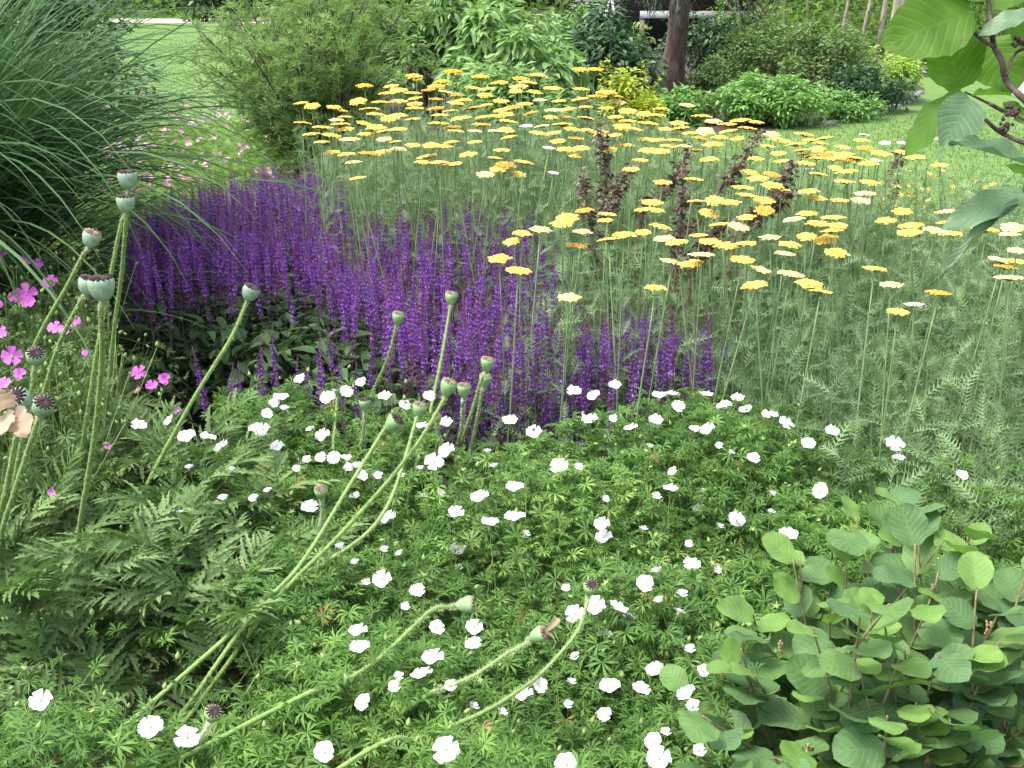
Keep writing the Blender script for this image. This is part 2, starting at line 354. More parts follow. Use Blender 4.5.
# lawn blades where the lawn shows
n = 60000; x = U(1.2, 10, n); y = U(6.3, 14, n)
ok = ~((y > 10.4+np.clip(x-2, 0, 9)*.55)) & (proj(np.stack([x, y, 0*x], 1))[:, 0] < 1060); x, y = x[ok], y[ok]; n = len(x)
Geo().add(BLADE, rot(U(0, 2*pi, n), U(.5, 1.5, n), 0), np.stack([x, y, 0*x], 1), np.stack([U(.004, .008, n), U(.015, .035, n), np.ones(n)], 1)).build('lawn_grass', M['lawn_blade'])['kind'] = 'stuff'
n = 14000; y = U(8.5, 26, n); x = U(-.62, -.1, n)*y
Geo().add(BLADE, rot(U(0, 2*pi, n), U(.5, 1.5, n), 0), np.stack([x, y, 0*x], 1), np.stack([U(.006, .012, n), U(.02, .05, n), np.ones(n)], 1)).build('lawn_grass', M['lawn_blade'])['kind'] = 'stuff'
n = 2600; x = U(-1.6, 1.2, n); y = U(1.2, 3.6, n)
Geo().add(strip(1, .35, lance, 2, 2, .2, .1), rot(U(0, 2*pi, n), Nn(.25, n), Nn(.4, n)), np.stack([x, y, U(.005, .02, n)], 1), U(.015, .05, n)).build('bark_mulch', M['chip'])['kind'] = 'stuff'

# ------------------------------------------------------------------ background: woodland, pavilion, trunks, shrubs
LEAF = strip(1, .5, ovate, 3, 2, .3, .2)
LONG = strip(1, .3, lance, 4, 2, .3, .25)
def crown_pts(c, r, n, lumps, lump_r, fill=.25, up=.0):
    """leaf places on the skins of many lumps that together make an uneven crown"""
    c = np.asarray(c, float); r = np.asarray(r, float)
    d = rng.normal(size=(lumps, 3)); d[:, 2] = np.abs(d[:, 2])*1.25-.55; d /= np.linalg.norm(d, axis=1, keepdims=True)
    lc = c+d*r*U(.35, .85, (lumps, 1)); lr = lump_r*U(.6, 1.3, lumps)
    i = rng.randint(0, lumps, n); q = rng.normal(size=(n, 3)); q[:, 2] += .35; q /= np.linalg.norm(q, axis=1, keepdims=True)
    p = lc[i]+q*(lr[i]*U(0, 1, n)**fill)[:, None]
    keep = p[:, 2] > .01
    return p[keep], q[keep], i[keep]
def orient(q, sp=.5, droop=.2):
    """leaf frames facing outwards along q with scatter"""
    n = len(q); az = np.arctan2(-q[:, 0], q[:, 1])+Nn(sp*1.4, n); el = np.arcsin(np.clip(q[:, 2], -1, 1))*.5-droop+Nn(sp*.6, n)
    return rot(az, el, Nn(sp*.8, n))
def shrub(name, label, cat, c, r, n, leaf, size, m, lumps=24, lump_r=.22, droop=.2, group=None, stems=9, fill=.25, stem_m='twig', flat=None):
    root = thing(name, label, cat, (c[0], c[1], 0), group)
    loc = np.array([c[0], c[1], 0])
    p, q, i = crown_pts(np.array(c)-loc, r, n, lumps, lump_r, fill)
    lv = (rng.uniform(0, 1, lumps)[i]*.6+U(0, .4, len(p)))
    Geo().add(leaf, orient(q, .5, droop), p, size*U(.7, 1.25, len(p)), var=lv).build('foliage', m, root)
    g = Geo()
    for k in range(stems):
        a = U(0, 2*pi); e = np.array([cos(a)*r[0]*.6, sin(a)*r[1]*.6, c[2]+r[2]*U(.2, .6)])
        g.add(tube(spline([(cos(a)*.06, sin(a)*.06, 0), e*np.array([.4, .4, .5]), e], 4), np.linspace(.018, .005, 9), 5))
    g.build('stems', M[stem_m], root)
    root.children[-1].name = 'branch'
    return root

# far wood behind everything: reads as one mass
n = 26000
p = np.stack([U(-17, 17, n), U(25, 31, n), U(0, 1, n)**1.2*7], 1); p[:, 1] += np.where(p[:, 0] < -4.2, 11, 0); cl = np.sin(p[:, 0]*1.7+3*np.sin(p[:, 2]*1.3))*.5+.5
Geo().add(LEAF, rot(U(0, 2*pi, n), U(-1, .6, n), Nn(.6, n)), p, U(.12, .32, n), var=np.clip(cl*.6+U(0, .4, n), 0, .999)).build('woodland_foliage', M['wood'])['kind'] = 'stuff'
n = 20000
p = np.stack([U(3.4, 12, n), U(17.2, 23, n), U(.0, 1, n)**1.3*2.4], 1)
Geo().add(LEAF, rot(U(0, 2*pi, n), U(-1, .6, n), Nn(.6, n)), p, U(.05, .15, n)).build('woodland_undergrowth', M['wood'])['kind'] = 'stuff'
tag(Geo().add(box(-30, 30, 44, 44.4, -.1, 12)).build('woodland_backdrop', M['dark']), kind='structure')  # flat near-black slab closing the view behind the leaves
trunks = [(772, 21, .035, 0), (781, 20, .028, .01), (803, 19.5, .035, 0), (829, 20, .035, .03), (836, 18.5, .03, .10), (856, 18, .035, .14), (876, 17.5, .045, .05), (888, 16.6, .065, .06), (895, 17.4, .055, .03), (905, 18, .035, .02), (917, 16.6, .04, -.05), (934, 18, .035, .06), (956, 19, .035, 0)]
nm = ['thin', 'slender', 'pale thin', 'pale slender', 'leaning thin', 'leaning pale', 'buff', 'thick grey', 'grey', 'dim thin', 'short pale', 'pale', 'far thin']
lm = ['next to the pavilion post', 'second along from the pavilion post', 'above the dark green mound shrub', 'behind the mound shrub, before a leaning one', 'beside an upright pale one', 'between the mound shrub and the grey pair', 'just left of the thick grey trunk', 'twin of the slimmer grey trunk', 'close against the thick grey trunk', 'behind the big overhanging leaf tip', 'beside the lime shrub under the overhanging leaf', 'half hidden by the ribbed overhanging leaf', 'above the timber planter']
for (px, Y, r, ln), a, b in zip(trunks, nm, lm):
    b0 = at_Y(px, 60, Y); t = thing('woodland_tree', f'{a} tree trunk {b}', 'tree', (b0[0], Y, 0), 'young trees along the wood edge')
    hh = U(4.5, 6); pts = spline([(0, 0, -.05), (ln*hh*.5+Nn(.03), Nn(.05), hh*.5), (ln*hh+Nn(.1), 0, hh)], 5)
    Geo().add(tube(pts, np.linspace(r, r*.35, len(pts)), 8)).build('trunk', M['paletrunk'], t, True)
    p, q, i = crown_pts((ln*hh, 0, hh*.85), (.9, .9, 1.2), 500, 12, .4)
    Geo().add(LEAF, orient(q), p, U(.08, .15, len(p))).build('crown', M['wood'], t)

# low timber pavilion between the pine and the wood
Yb = 21.
def X_(px): return at_Y(px, 20, Yb)[0]
def Z_(py): return at_Y(700, py, Yb)[2]
pv = thing('garden_pavilion', 'dark low pavilion with a white beam and a brown post', 'pavilion', (X_(700), Yb, 0))
def pbox(nm, m, px0, px1, z0, z1, y0, y1): Geo().add(box(X_(px0)-X_(700), X_(px1)-X_(700), y0, y1, z0, z1)).build(nm, m, pv)
zb0, zb1 = Z_(18), Z_(11)
pbox('wall', M['dark'], 575, 762, 0, 2.6, .35, .5)  # near-black board painted as the shade of the opening under the beam
pbox('beam', M['white'], 640, 762, zb0, zb1, -.05, .1)
pbox('beam', M['white'], 575, 620, Z_(2), Z_(2)+.1, -.05, .1)
pbox('post', M['brown'], 753, 760, 0, zb0-.003, -.03, .08)
pbox('post', M['brown'], 640, 645, 0, zb0-.003, -.03, .08)
pbox('roof', M['dark'], 570, 768, 2.602, 2.75, -.5, .7)
pbox('window', M['timber'], 705, 742, Z_(36), Z_(24), .3, .347)
n = 260
Geo().add(LEAF, rot(U(0, 6.28, n), Nn(.5, n), 0), np.stack([U(X_(690), X_(755), n)-X_(700), U(-.05, .15, n), zb1+U(0, .12, n)], 1), U(.05, .09, n)).build('trough_foliage', M['redfl'], pv)
tr = thing('white_trestle', 'small white A-frame trestle in front of the dark pavilion', 'trestle', (X_(607), Yb-.6, 0))
zt = at_Y(607, -2, Yb-.6)[2]
for s in (-1, 1):
    for yy in (-.12, .12): Geo().add(tube([(s*.20, yy*1.8, 0), (s*.02, yy*.2, zt)], .022, 6)).build('leg', M['white'], tr)
Geo().add(box(-.16, .16, -.02, .02, zt*.5, zt*.5+.035)).build('crossbar', M['white'], tr)
# timber planter walls right
for (px0, px1, Y, py, lab) in ((905, 962, 16.0, 68, 'low dark timber planter wall beside the lime shrub'), (964, 1060, 15.9, 74, 'long grey timber planter wall behind the gravel path')):
    a = at_Y(px0, py, Y); b = at_Y(px1, py, Y); t = thing('planter_wall', lab, 'planter', (a[0], Y, 0), 'timber planter walls')
    for k in range(3): Geo().add(box(0, b[0]-a[0], 0, .08, k*a[2]/3, (k+1)*a[2]/3-.006)).build('board', M['timber'], t)
    for k in range(3):
        xx = (b[0]-a[0])*k/2*.96; Geo().add(box(xx, xx+.07, -.05, -.002, 0, a[2]+.03)).build('post', M['brown'], t)

# pine
tp = at_z(672, 95, 0)
pine = thing('pine_tree', 'pine with a bare brown trunk and dark hanging needles behind the yarrow', 'tree', (tp[0], tp[1], 0))
pts = spline([(-.03, 0, -.1), (-.02, 0, .25), (.03, 0, .7), (.04, .02, 1.6), (0, 0, 4.5)], 6)
rad = np.interp(pts[:, 2], [-.1, .1, .25, .33, .42, .7, 4.5], [.17, .16, .165, .15, .135, .125, .06])
Geo().add(tube(pts, rad, 16)).build('trunk', M['bark'], pine, True)
g, gb = Geo(), Geo()
for k in range(26):
    a = U(0, 2*pi) if k > 12 else U(-pi*.95, -.05); zz = U(1.5, 4.2) if k > 12 else U(1.25, 1.6); ln = U(.7, 1.5)
    e = np.array([cos(a)*ln, sin(a)*ln, zz-U(.05, .45) if k > 12 else U(.74, 1.12)])
    br = spline([(0, 0, zz), e*np.array([.5, .5, 0])+[0, 0, zz+.05], e], 5); gb.add(tube(br, np.linspace(.03, .008, len(br)), 5))
    n = 420; t = U(.25, 1, n); c = np.stack([np.interp(t, np.linspace(0, 1, len(br)), br[:, j]) for j in range(3)], 1)+rng.normal(0, .09, (n, 3))
    g.add(BLADE, rot(U(0, 2*pi, n), U(-1.2, .6, n), 0), c, np.stack([np.full(n, .008), U(.08, .15, n), np.ones(n)], 1))
g.build('needles', M['pine'], pine); gb.build('branch', M['bark'], pine)

# shrubs (centre from the photograph, depth chosen from where their feet would stand)
def sh(px, pyt, pyb, Y, wpx, depth, **k):
    a = at_Y(px, pyt, Y); b = at_Y(px+wpx/2, pyt, Y); top = a[2]
    return dict(c=(a[0], Y, top*.45), r=(b[0]-a[0], depth, top*.58))
def mk(name, label, cat, px, pyt, Y, wpx, depth, n, leaf, size, m, **k):
    q = sh(px, pyt, 0, Y, wpx, depth); return shrub(name, label, cat, q['c'], q['r'], n, leaf, size, M[m], **k)
mk('rhododendron', 'large light green rhododendron with drooping leaf whorls behind yarrow', 'shrub', 515, -5, 10.3, 150, .7, 5200, LONG, .13, 'rhodo', lumps=34, lump_r=.22, droop=.5)
mk('evergreen_shrub', 'dark shrub with pale leaf tips between feathery shrub and rhododendron', 'shrub', 430, -25, 11.2, 110, .6, 3200, LONG, .11, 'rhodo', lumps=26, lump_r=.2, droop=.4)
mk('yew_shrub', 'dark spreading evergreen shrub between the rhododendron and pine trunk', 'shrub', 612, 6, 11.6, 140, .7, 5200, LEAF, .075, 'darksh', lumps=32, lump_r=.22, droop=.3)
mk('yew_shrub', 'dark evergreen shrub right behind the pine trunk', 'shrub', 712, 22, 14.6, 120, .6, 3600, LEAF, .08, 'darksh', lumps=26, lump_r=.24, droop=.3)
mk('evergreen_shrub', 'mid green bush behind the yew, under the white trestle', 'shrub', 585, 10, 14.5, 130, .6, 3000, LEAF, .09, 'rhodo', lumps=26, lump_r=.25)
mk('lime_shrub', 'small lime green bush in front of the pavilion opening', 'shrub', 746, 36, 15.0, 52, .35, 1300, LEAF, .06, 'lime', lumps=14, lump_r=.14)
mk('low_shrub', 'low bluish green spreading shrub right of the pine trunk', 'shrub', 735, 66, 13.6, 150, .5, 2600, LEAF, .06, 'mound', lumps=26, lump_r=.13)
mk('low_hedge', 'low bright green leafy hedge patch along the lawn edge', 'hedge', 758, 80, 10.95, 176, .6, 7500, LEAF, .055, 'hedge', lumps=60, lump_r=.13)
mk('low_hedge', 'low leafy hedge patch where the bed edging starts to curve', 'hedge', 850, 97, 11.3, 70, .4, 2400, LEAF, .05, 'hedge', lumps=26, lump_r=.11)
mk('low_hedge', 'low green hedge patch in front of the pine trunk', 'hedge', 668, 98, 11.0, 90, .45, 2200, LEAF, .06, 'hedge', lumps=26, lump_r=.11)
mk('mound_shrub', 'rounded fine leaved olive green shrub behind the low hedge', 'shrub', 800, 24, 12.6, 190, .8, 10500, LEAF, .05, 'mound', lumps=46, lump_r=.2)
mk('mound_shrub', 'dark green lower shrub with white blossoms beside the lime bush', 'shrub', 862, 70, 12.0, 100, .5, 3600, LEAF, .055, 'darksh', lumps=26, lump_r=.14)
mk('lime_shrub', 'broad yellow green bush at the bed corner above the lawn', 'shrub', 890, 52, 12.9, 105, .6, 4400, LEAF, .055, 'lime', lumps=30, lump_r=.17)
mk('golden_shrub', 'small golden yellow shrub with upright tips left of pine trunk', 'shrub', 626, 80, 9.6, 70, .3, 2600, LEAF, .05, 'gold', lumps=22, lump_r=.13)
mk('green_shrub', 'low green shrub behind the far yarrow rows under rhododendron', 'shrub', 520, 66, 8.6, 170, .4, 3200, LONG, .085, 'rhodo', lumps=36, lump_r=.14, droop=.1)
gs = bpy.data.objects['golden_shrub']; g = Geo()
for k in range(9):
    b = np.array([U(-.26, .26), U(-.1, .1), .38]); e = b+[U(-.16, .16), 0, U(.15, .34)]
    t = U(0, 1, 60); g.add(LEAF, rot(U(0, 6.28, 60), U(-.2, .9, 60), 0), b+(e-b)*t[:, None], U(.025, .045, 60))
g.build('tip_foliage', M['gold'], gs)
mk('yew_shrub', 'deep green evergreen shrub hidden behind the tall ornamental grass', 'shrub', 10, -90, 5.6, 230, .5, 7000, LEAF, .06, 'darksh', lumps=50, lump_r=.2)  # added shrub, darkens the gaps between the grass blades
# more distant shrubs, left of the middle
mk('evergreen_shrub', 'light green shrub behind the top of the feathery shrub', 'shrub', 330, -30, 11.5, 240, .7, 4800, LEAF, .08, 'mound', lumps=40, lump_r=.26)
mk('evergreen_shrub', 'dark shrub at the far end of the small lawn', 'shrub', 208, -40, 34, 70, 1., 2600, LEAF, .2, 'darksh', lumps=26, lump_r=.5)

# feathery shrub
fc = at_Y(318, 150, 6.9); fr = thing('feathery_shrub', 'airy feathery light green shrub left of the yarrow', 'shrub', (fc[0], 6.9, 0))
g, gb = Geo(), Geo(); ND = tmpl([(-.5, 0, 0), (.5, 0, 0), (.5, 1, 0), (-.5, 1, 0)], [(0, 1, 2, 3)])
for k in range(74):
    a = U(0, 2*pi); rr = U(.05, .72)*(1 if k % 3 else .7); hh = U(.75, 1.42)*(1-.25*rr)
    b0 = np.array([cos(a)*.10, sin(a)*.10, 0]); e = np.array([cos(a)*rr, sin(a)*rr*.8, hh]); md = (b0+e)/2+[-.1*cos(a)*rr, 0, .12]
    br = spline([b0, md, e], 6); gb.add(tube(br, np.linspace(.012, .003, len(br)), 5))
    for s in range(14):
        t = U(.18, 1); c = np.array([np.interp(t, np.linspace(0, 1, len(br)), br[:, j]) for j in range(3)])
        d = np.array([Nn(.8)+cos(a)*.4, Nn(.8)+sin(a)*.4, U(.0, .8)]); d /= np.linalg.norm(d); ln = U(.12, .30)
        tw = spline([c, c+d*ln*.6, c+d*ln+[0, 0, -.06*ln/.3]], 3); gb.add(tube(tw, .0022, 3, False))
        m_ = 50; tt = U(.05, 1, m_); q = np.stack([np.interp(tt, np.linspace(0, 1, len(tw)), tw[:, j]) for j in range(3)], 1)+rng.normal(0, .006, (m_, 3))
        az = atan2(-d[0], d[1]); g.add(ND, rot(az+Nn(.9, m_), np.arcsin(d[2])+Nn(.5, m_), U(0, 3, m_)), q, np.stack([np.full(m_, .0042), U(.025, .055, m_), np.ones(m_)], 1), var=np.full(m_, U(0, 1)))
g.build('foliage', M['feather'], fr); gb.build('branch', M['twig'], fr)

# boulder by the pink ground cover
bp = at_Y(118, 104, 8.2); g = Geo()
V = lathe([(.01, 0), (.26, .02), (.30, .10), (.22, .19), (.08, .23)], 14, 3, .10)
g.add((V[0]+rng.normal(0, .012, V[0].shape), V[1], V[2], V[3]), rot(.6, 0, 0), [(0, 0, -.02)])
b = g.build('boulder', M['stone'], None, True); b.location = (bp[0], 8.2, 0); tag(b, 'grey stone behind the drooping grass blades', 'boulder')
# sunny lawn strip, far path on the left
sheet('gravel_path', [(-20, 33.5), (-6.5, 32.5), (-6.5, 35.5), (-20, 36.5)], .0075, M['gravel'])

# ------------------------------------------------------------------ leaf and flower templates of the bed
def palmate(seed):
    r = np.random.RandomState(seed); V = [(0, 0, 0)]; Fs = []; k = 7
    for i in range(k):
        a = radians(-120+240*i/(k-1))+r.normal(0, .05); L = (.57-.10*abs(i-3)/3)*r.uniform(.88, 1.1); w = .043
        def P(l, s, z): V.append((sin(a)*l+cos(a)*s, cos(a)*l-sin(a)*s, z)); return len(V)-1
        z1 = .06+r.uniform(0, .06); z2 = z1-r.uniform(0, .16)
        b1, b2 = P(L*.5, -w*1.1, z1+.02), P(L*.5, w*1.1, z1+.02); m = P(L*.55, 0, z1-.01)
        t0 = P(L, 0, z2); tl = P(L*r.uniform(.78, .9), -w*2.7, z2+r.uniform(-.05, .05)); tr_ = P(L*r.uniform(.78, .9), w*2.7, z2+r.uniform(-.05, .05))
        Fs += [(0, m, b1), (0, b2, m), (b1, m, tl), (m, t0, b1), (m, b2, t0), (m, tr_, b2)]
    return tmpl(V, Fs)
PALM = [palmate(s) for s in range(5)]
def pinnate(seed, L=.3, pairs=15):
    r = np.random.RandomState(seed); ts = []; n = 10; arch = r.uniform(.35, .75); side = r.uniform(-.12, .12)
    sp = np.array([(side*t*t*L, L*t*(1-.12*t), L*(.30*t-arch*t*t)) for t in np.linspace(0, 1, n+1)])
    ts.append(tube(sp, np.linspace(.0028, .0008, n+1), 5, False))
    for i in range(pairs):
        t = .20+.78*i/(pairs-1); p = np.array([np.interp(t, np.linspace(0, 1, n+1), sp[:, j]) for j in range(3)]); tg = atan2(-2*side*t, 1)
        ll = L*.29*sin(pi*(.18+.72*t))**.8*r.uniform(.85, 1.15)
        pitch = atan2(.30-2*arch*t, 1)
        for s in (-1, 1):
            lf = strip(ll, ll*.175, lambda q: max(.04, sin(pi*q**.7)**.7*(1-.1*q)), 11, 2, .6, .30, 0, .42)
            R = rot(tg, pitch, 0)[0]@rot(-s*radians(62-26*t)+r.normal(0, .1), r.normal(.15, .2), s*r.normal(.25, .3))[0]
            ts.append(xf(lf, R, p))
    lf = strip(L*.12, L*.04, lance, 9, 2, .5, .2, 0, .4); ts.append(xf(lf, rot(tg, atan2(.30-2*arch, 1), 0)[0], sp[-1]*.99))
    return join(ts)
PINN = [pinnate(s) for s in range(8)]
def feathery(seed, L=1., pairs=8, w=.31):
    r = np.random.RandomState(seed); V, Fs = [], []; c = r.uniform(.1, .35)
    def q(t): return np.array([0, L*t, .15*t-c*t*t])
    for a, b in ((0, .5), (.5, 1)):
        i = len(V); V += [q(a)-[.012, 0, 0], q(a)+[.012, 0, 0], q(b)+[.008, 0, 0], q(b)-[.008, 0, 0]]; Fs.append((i, i+1, i+2, i+3))
    for k in range(pairs):
        t = .12+.86*k/(pairs-1); ww = w*sin(pi*(.15+.8*t))*r.uniform(.8, 1.1)
        for s in (-1, 1):
            i = len(V); p = q(t); e = p+[s*ww*.85, ww*.62, r.uniform(-.02, .12)]
            V += [p-[0, .026, 0], p+[0, .026, 0], e]; Fs.append((i, i+1, i+2))
            md = (p*.45+e*.55); V += [md-[0, .016, 0], md+[s*.02, .02, 0], md+[s*.02*1, .11, r.uniform(.0, .06)]]; Fs.append((i+3, i+4, i+5))
    return tmpl(V, Fs)
FEATH = [feathery(s) for s in range(5)]

def petal_geo(g, R0, cup, m, notch=.09, w=.86, n=5, gap=0., seed=0, drop=()):
    r = np.random.RandomState(seed)
    for k in range(n):
        if k in drop: continue
        a = 2*pi*k/n+r.normal(0, .08)
        V, Fs, uv = [], [], []
        for i in range(5):
            t = i/4
            for j in range(5):
                c = j/2-1; ww = w*(t**.55)*(1-.12*t*t*abs(c)); l = t*(1-notch*(1-abs(c))**2*t*t-.16*c*c*t)
                V.append((c*ww*.62, l, .10*c*c*t+.05*sin(3*c+k)*t)); uv.append((j/4, t))
        for i in range(4):
            for j in range(4): q = i*5+j; Fs.append((q, q+1, q+6, q+5))
        t_ = tmpl(V, Fs, uv); V2 = t_[0].copy(); el = cup*(1-.45*V2[:, 1]); y = V2[:, 1].copy()
        V2[:, 2] += y*np.sin(el)*.9; V2[:, 1] = y*np.cos(el)
        g.add((V2, t_[1], t_[2], t_[3]), rot(a, r.normal(0, .1), r.normal(0, .15)), [(0, 0, 0)], [R0], mat=m)

# ------------------------------------------------------------------ labels that point: nearest named neighbour, side of it, place within that bunch
ORD = ['first', 'second', 'third', 'fourth', 'fifth', 'sixth', 'seventh', 'eighth', 'ninth', 'tenth', 'eleventh', 'twelfth', 'thirteenth', 'fourteenth']
def name_all(items, marks, most=12):
    """items: [obj, px, py, look]"""
    bk = {}
    for o, px, py, look in items:
        d = [(abs(px-mx)+1.4*abs(py-my), i) for i, (_, mx, my) in enumerate(marks)]; i = min(d)[1]; ph, mx, my = marks[i]
        dx, dy = px-mx, (py-my)*1.3
        side = ('left of' if dx < 0 else 'right of') if abs(dx) > abs(dy) else ('above' if dy < 0 else 'below')
        bk.setdefault((look, side, ph), []).append((px, o))
    for (look, side, ph), v in bk.items():
        v.sort(key=lambda q: q[0]); n = len(v)
        for i, (_, o) in enumerate(v):
            if n == 1: s = f'{look} {side} {ph}'
            elif n > most: s = f'{look} {side} {ph}, in a dense bunch'
            elif i == 0: s = f'{look} {side} {ph}, leftmost there'
            elif i == n-1: s = f'{look} {side} {ph}, rightmost there'
            else: s = f'{look} {side} {ph}, {ORD[i]} from left'
            o['label'] = s

# ------------------------------------------------------------------ white cranesbill mound
GER_POLY = [(-60, 690), (60, 560), (100, 436), (190, 412), (230, 390), (262, 380), (340, 382), (420, 402), (450, 446), (500, 444), (555, 424), (640, 392), (745, 392), (840, 424), (930, 455), (1060, 480), (1080, 580), (800, 640), (735, 690), (730, 900), (-60, 900)]
def mound_z(x, y): return .345+.10*np.clip((y-1.75)/.6, 0, 1)**2*(3-2*np.clip((y-1.75)/.6, 0, 1))+.035*np.sin(x*5.3+1)*np.cos(y*6.1)+.04*np.sin(x*11+y*7)+.02*np.sin(y*17-x*9)
def sample_mound(poly, n, box_, zf, z_plane):
    x = U(box_[0], box_[1], n); y = U(box_[2], box_[3], n); P = np.stack([x, y, zf(x, y) if zf else np.full(n, z_plane)], 1)
    k = in_poly(proj(P), poly); return x[k], y[k]
x, y = sample_mound(GER_POLY, 60000, (-1.1, 1.9, .85, 2.9), mound_z, .34)
# poppy leaves own the left: thin the cranesbill there
pp = proj(np.stack([x, y, 0*x+.34], 1)); thin = (pp[:, 0] < 270+Nn(25, len(x))) & (pp[:, 1] > 440) & (pp[:, 1] < 700) & (U(0, 1, len(x)) < .92)
x, y = x[~thin], y[~thin]; sel = rng.permutation(len(x))[:19500]; x, y = x[sel], y[sel]; n = len(x)
dep = U(0, 1, n)**1.6; z = mound_z(x, y)*(1-.6*dep)+Nn(.008, n)
g = Geo(); ti = rng.randint(0, 5, n); patch = (np.sin(x*4.1+y*2.3)+np.sin(y*5.7-x*3.1))*.25+.5
for k in range(5):
    i = ti == k; m_ = i.sum()
    g.add(PALM[k], rot(U(0, 2*pi, m_), Nn(.38, m_), Nn(.38, m_)), np.stack([x[i], y[i], z[i]], 1), U(.026, .062, m_), var=np.clip(patch[i]*.5+U(0, .5, m_), 0, .99))
no_ = 260; i = rng.permutation(n)[:no_]; g.add(PALM[3], rot(U(0, 6.3, no_), Nn(.6, no_), Nn(.6, no_)), np.stack([x[i], y[i], z[i]], 1), U(.025, .05, no_), mat=3)
ns = 2600; i = rng.permutation(n)[:ns]
b = np.stack([x[i]+Nn(.06, ns), y[i]+Nn(.06, ns), z[i]-.16], 1); e = np.stack([x[i], y[i], z[i]+U(0, .03, ns)], 1); d = e-b; ln = np.linalg.norm(d, axis=1)
R = rot(np.arctan2(-d[:, 0], d[:, 1]), np.arcsin(d[:, 2]/ln), U(0, 3, ns)); g.add(ND, R, b, np.stack([np.full(ns, .0016), ln, np.ones(ns)], 1), mat=1)
STAR = tmpl([(0, 0, 0)]+[(cos(2*pi*k/10)*(1 if k % 2 == 0 else .3), sin(2*pi*k/10)*(1 if k % 2 == 0 else .3), .25 if k % 2 == 0 else .05) for k in range(10)], [(0, k+1, (k+1) % 10+1) for k in range(10)])
ns = 120; i = np.argsort(dep+U(0, .5, n))[:ns]
g.add(STAR, rot(U(0, 6, ns), Nn(.4, ns), Nn(.4, ns)), np.stack([x[i], y[i], z[i]+U(.0, .03, ns)], 1), np.stack([U(.006, .011, ns), U(.006, .011, ns), U(.006, .014, ns)], 1), mat=2)
BUD = lathe([(.0, 0), (.5, .2), (.55, .7), (.3, 1.2), (.0, 1.7)], 5)
ns = 200; i = np.argsort(dep+U(0, .3, n))[:ns]
g.add(BUD, rot(U(0, 6, ns), Nn(.4, ns), Nn(.4, ns)), np.stack([x[i], y[i], z[i]+U(.01, .05, ns)], 1), U(.005, .008, ns), mat=2)
g.build('cranesbill_foliage', [M['ger_leaf'], M['ger_stem'], M['ger_bud'], M['ger_old']])['kind'] = 'stuff'

WF = [(301,381),(281,398),(274,405),(267,415),(263,431),(277,447),(284,410),(328,398),(346,392),(362,384),(385,397),(404,407),(429,398),(422,427),(446,423),(323,436),(311,431),(322,459),(334,458),(346,460),(353,467),(361,477),(355,498),(310,508),(389,518),(400,477),(434,462),(420,470),(447,451),(425,497),(440,494),(479,498),(458,550),(496,556),(490,523),(456,513),(400,555),(254,500),
(670,377),(615,386),(659,396),(672,395),(678,407),(706,395),(656,421),(631,429),(708,430),(694,431),(725,407),(735,400),(574,391),(510,421),(534,433),(590,419),(594,396),(559,466),(515,488),(481,499),(671,490),(699,509),(736,520),(602,525),(604,538),(515,518),(525,535),(522,558),(692,564),(689,545),(674,473),(494,468),
(645,585),(575,614),(595,606),(617,608),(629,621),(605,636),(655,670),(610,687),(640,692),(687,694),(605,717),(525,696),(539,686),(655,743),(659,759),(567,766),(566,590),
(382,580),(418,593),(358,632),(360,648),(436,629),(474,628),(474,645),(433,659),(422,676),(398,678),(395,688),(365,704),(446,750),(451,687),(473,708),(41,701),(151,728),(187,738),
(738,399),(724,406),(746,410),(770,415),(786,423),(832,432),(808,444),(753,460),(821,491),(899,459),(895,444),(961,477),(788,535),(899,515),(771,495),(737,522),(770,514),
(139,425),(171,422),(187,437),(222,447),(223,500),(171,529),(180,515),(208,437),(256,429),(699,752),(325,753)]
SMALLF = {(400,477),(394,677),(395,688),(398,678),(689,545),(737,522),(770,514),(771,495),(254,500),(400,555),(451,687),(473,708),(699,752),(494,468),(525,535),(674,473),(420,470),(425,497),(440,494),(171,529),(180,515),(223,500),(566,590),(311,431),(284,410)}
protos = []
for v, (cup, drop, R0) in enumerate([(.35, (), .0205), (.15, (), .021), (.7, (), .0195), (1.0, (), .019), (.5, (2,), .020), (1.3, (1, 3), .0135)]):
    pr = link('cranesbill_flower', None); tag(pr, None, 'flower', 'white cranesbill flowers over the green mound')
    g = Geo(); petal_geo(g, R0, cup, 0, seed=v); c_ = g.build('corolla', M['petal'], pr, True)
    g = Geo(); g.add(lathe([(.0004, -.002), (.0022, 0), (.0016, .003), (.0007, .007), (.0003, .009)], 6)); n_ = 8; g.add(TRI, rot(U(0, 6.3, n_), U(.9, 1.3, n_), 0), np.zeros((n_, 3)), np.stack([np.full(n_, .001), np.full(n_, .008), np.ones(n_)], 1)); g.build('flower_centre', M['petal_c'], pr)
    g = Geo(); g.add(tube(spline([(0, 0, -.001), (.004, .002, -.05), (.02, -.01, -.16)], 4), .0009, 4)); g.add(STAR, rot(0, pi, 0), [(0, 0, .0)], [.008]); g.build('flower_stalk', M['ger_stem'], pr)
    protos.append(pr)
q_ = rng.RandomState(3) if hasattr(rng, 'RandomState') else np.random.RandomState(3)
for _ in range(600):      # the many small, half faded blooms between the big ones
    px, py = q_.uniform(130, 940), q_.uniform(395, 766)
    if in_poly(np.array([[px, py]]), [(150, 430), (330, 395), (440, 460), (640, 400), (840, 430), (780, 560), (720, 610), (690, 760), (330, 766), (300, 600)])[0] and all(abs(px-a)+abs(py-b) > 17 for a, b in WF) and len(WF) < 170:
        WF.append((round(px), round(py))); SMALLF.add((round(px), round(py)))
items = []; used = [0]*6
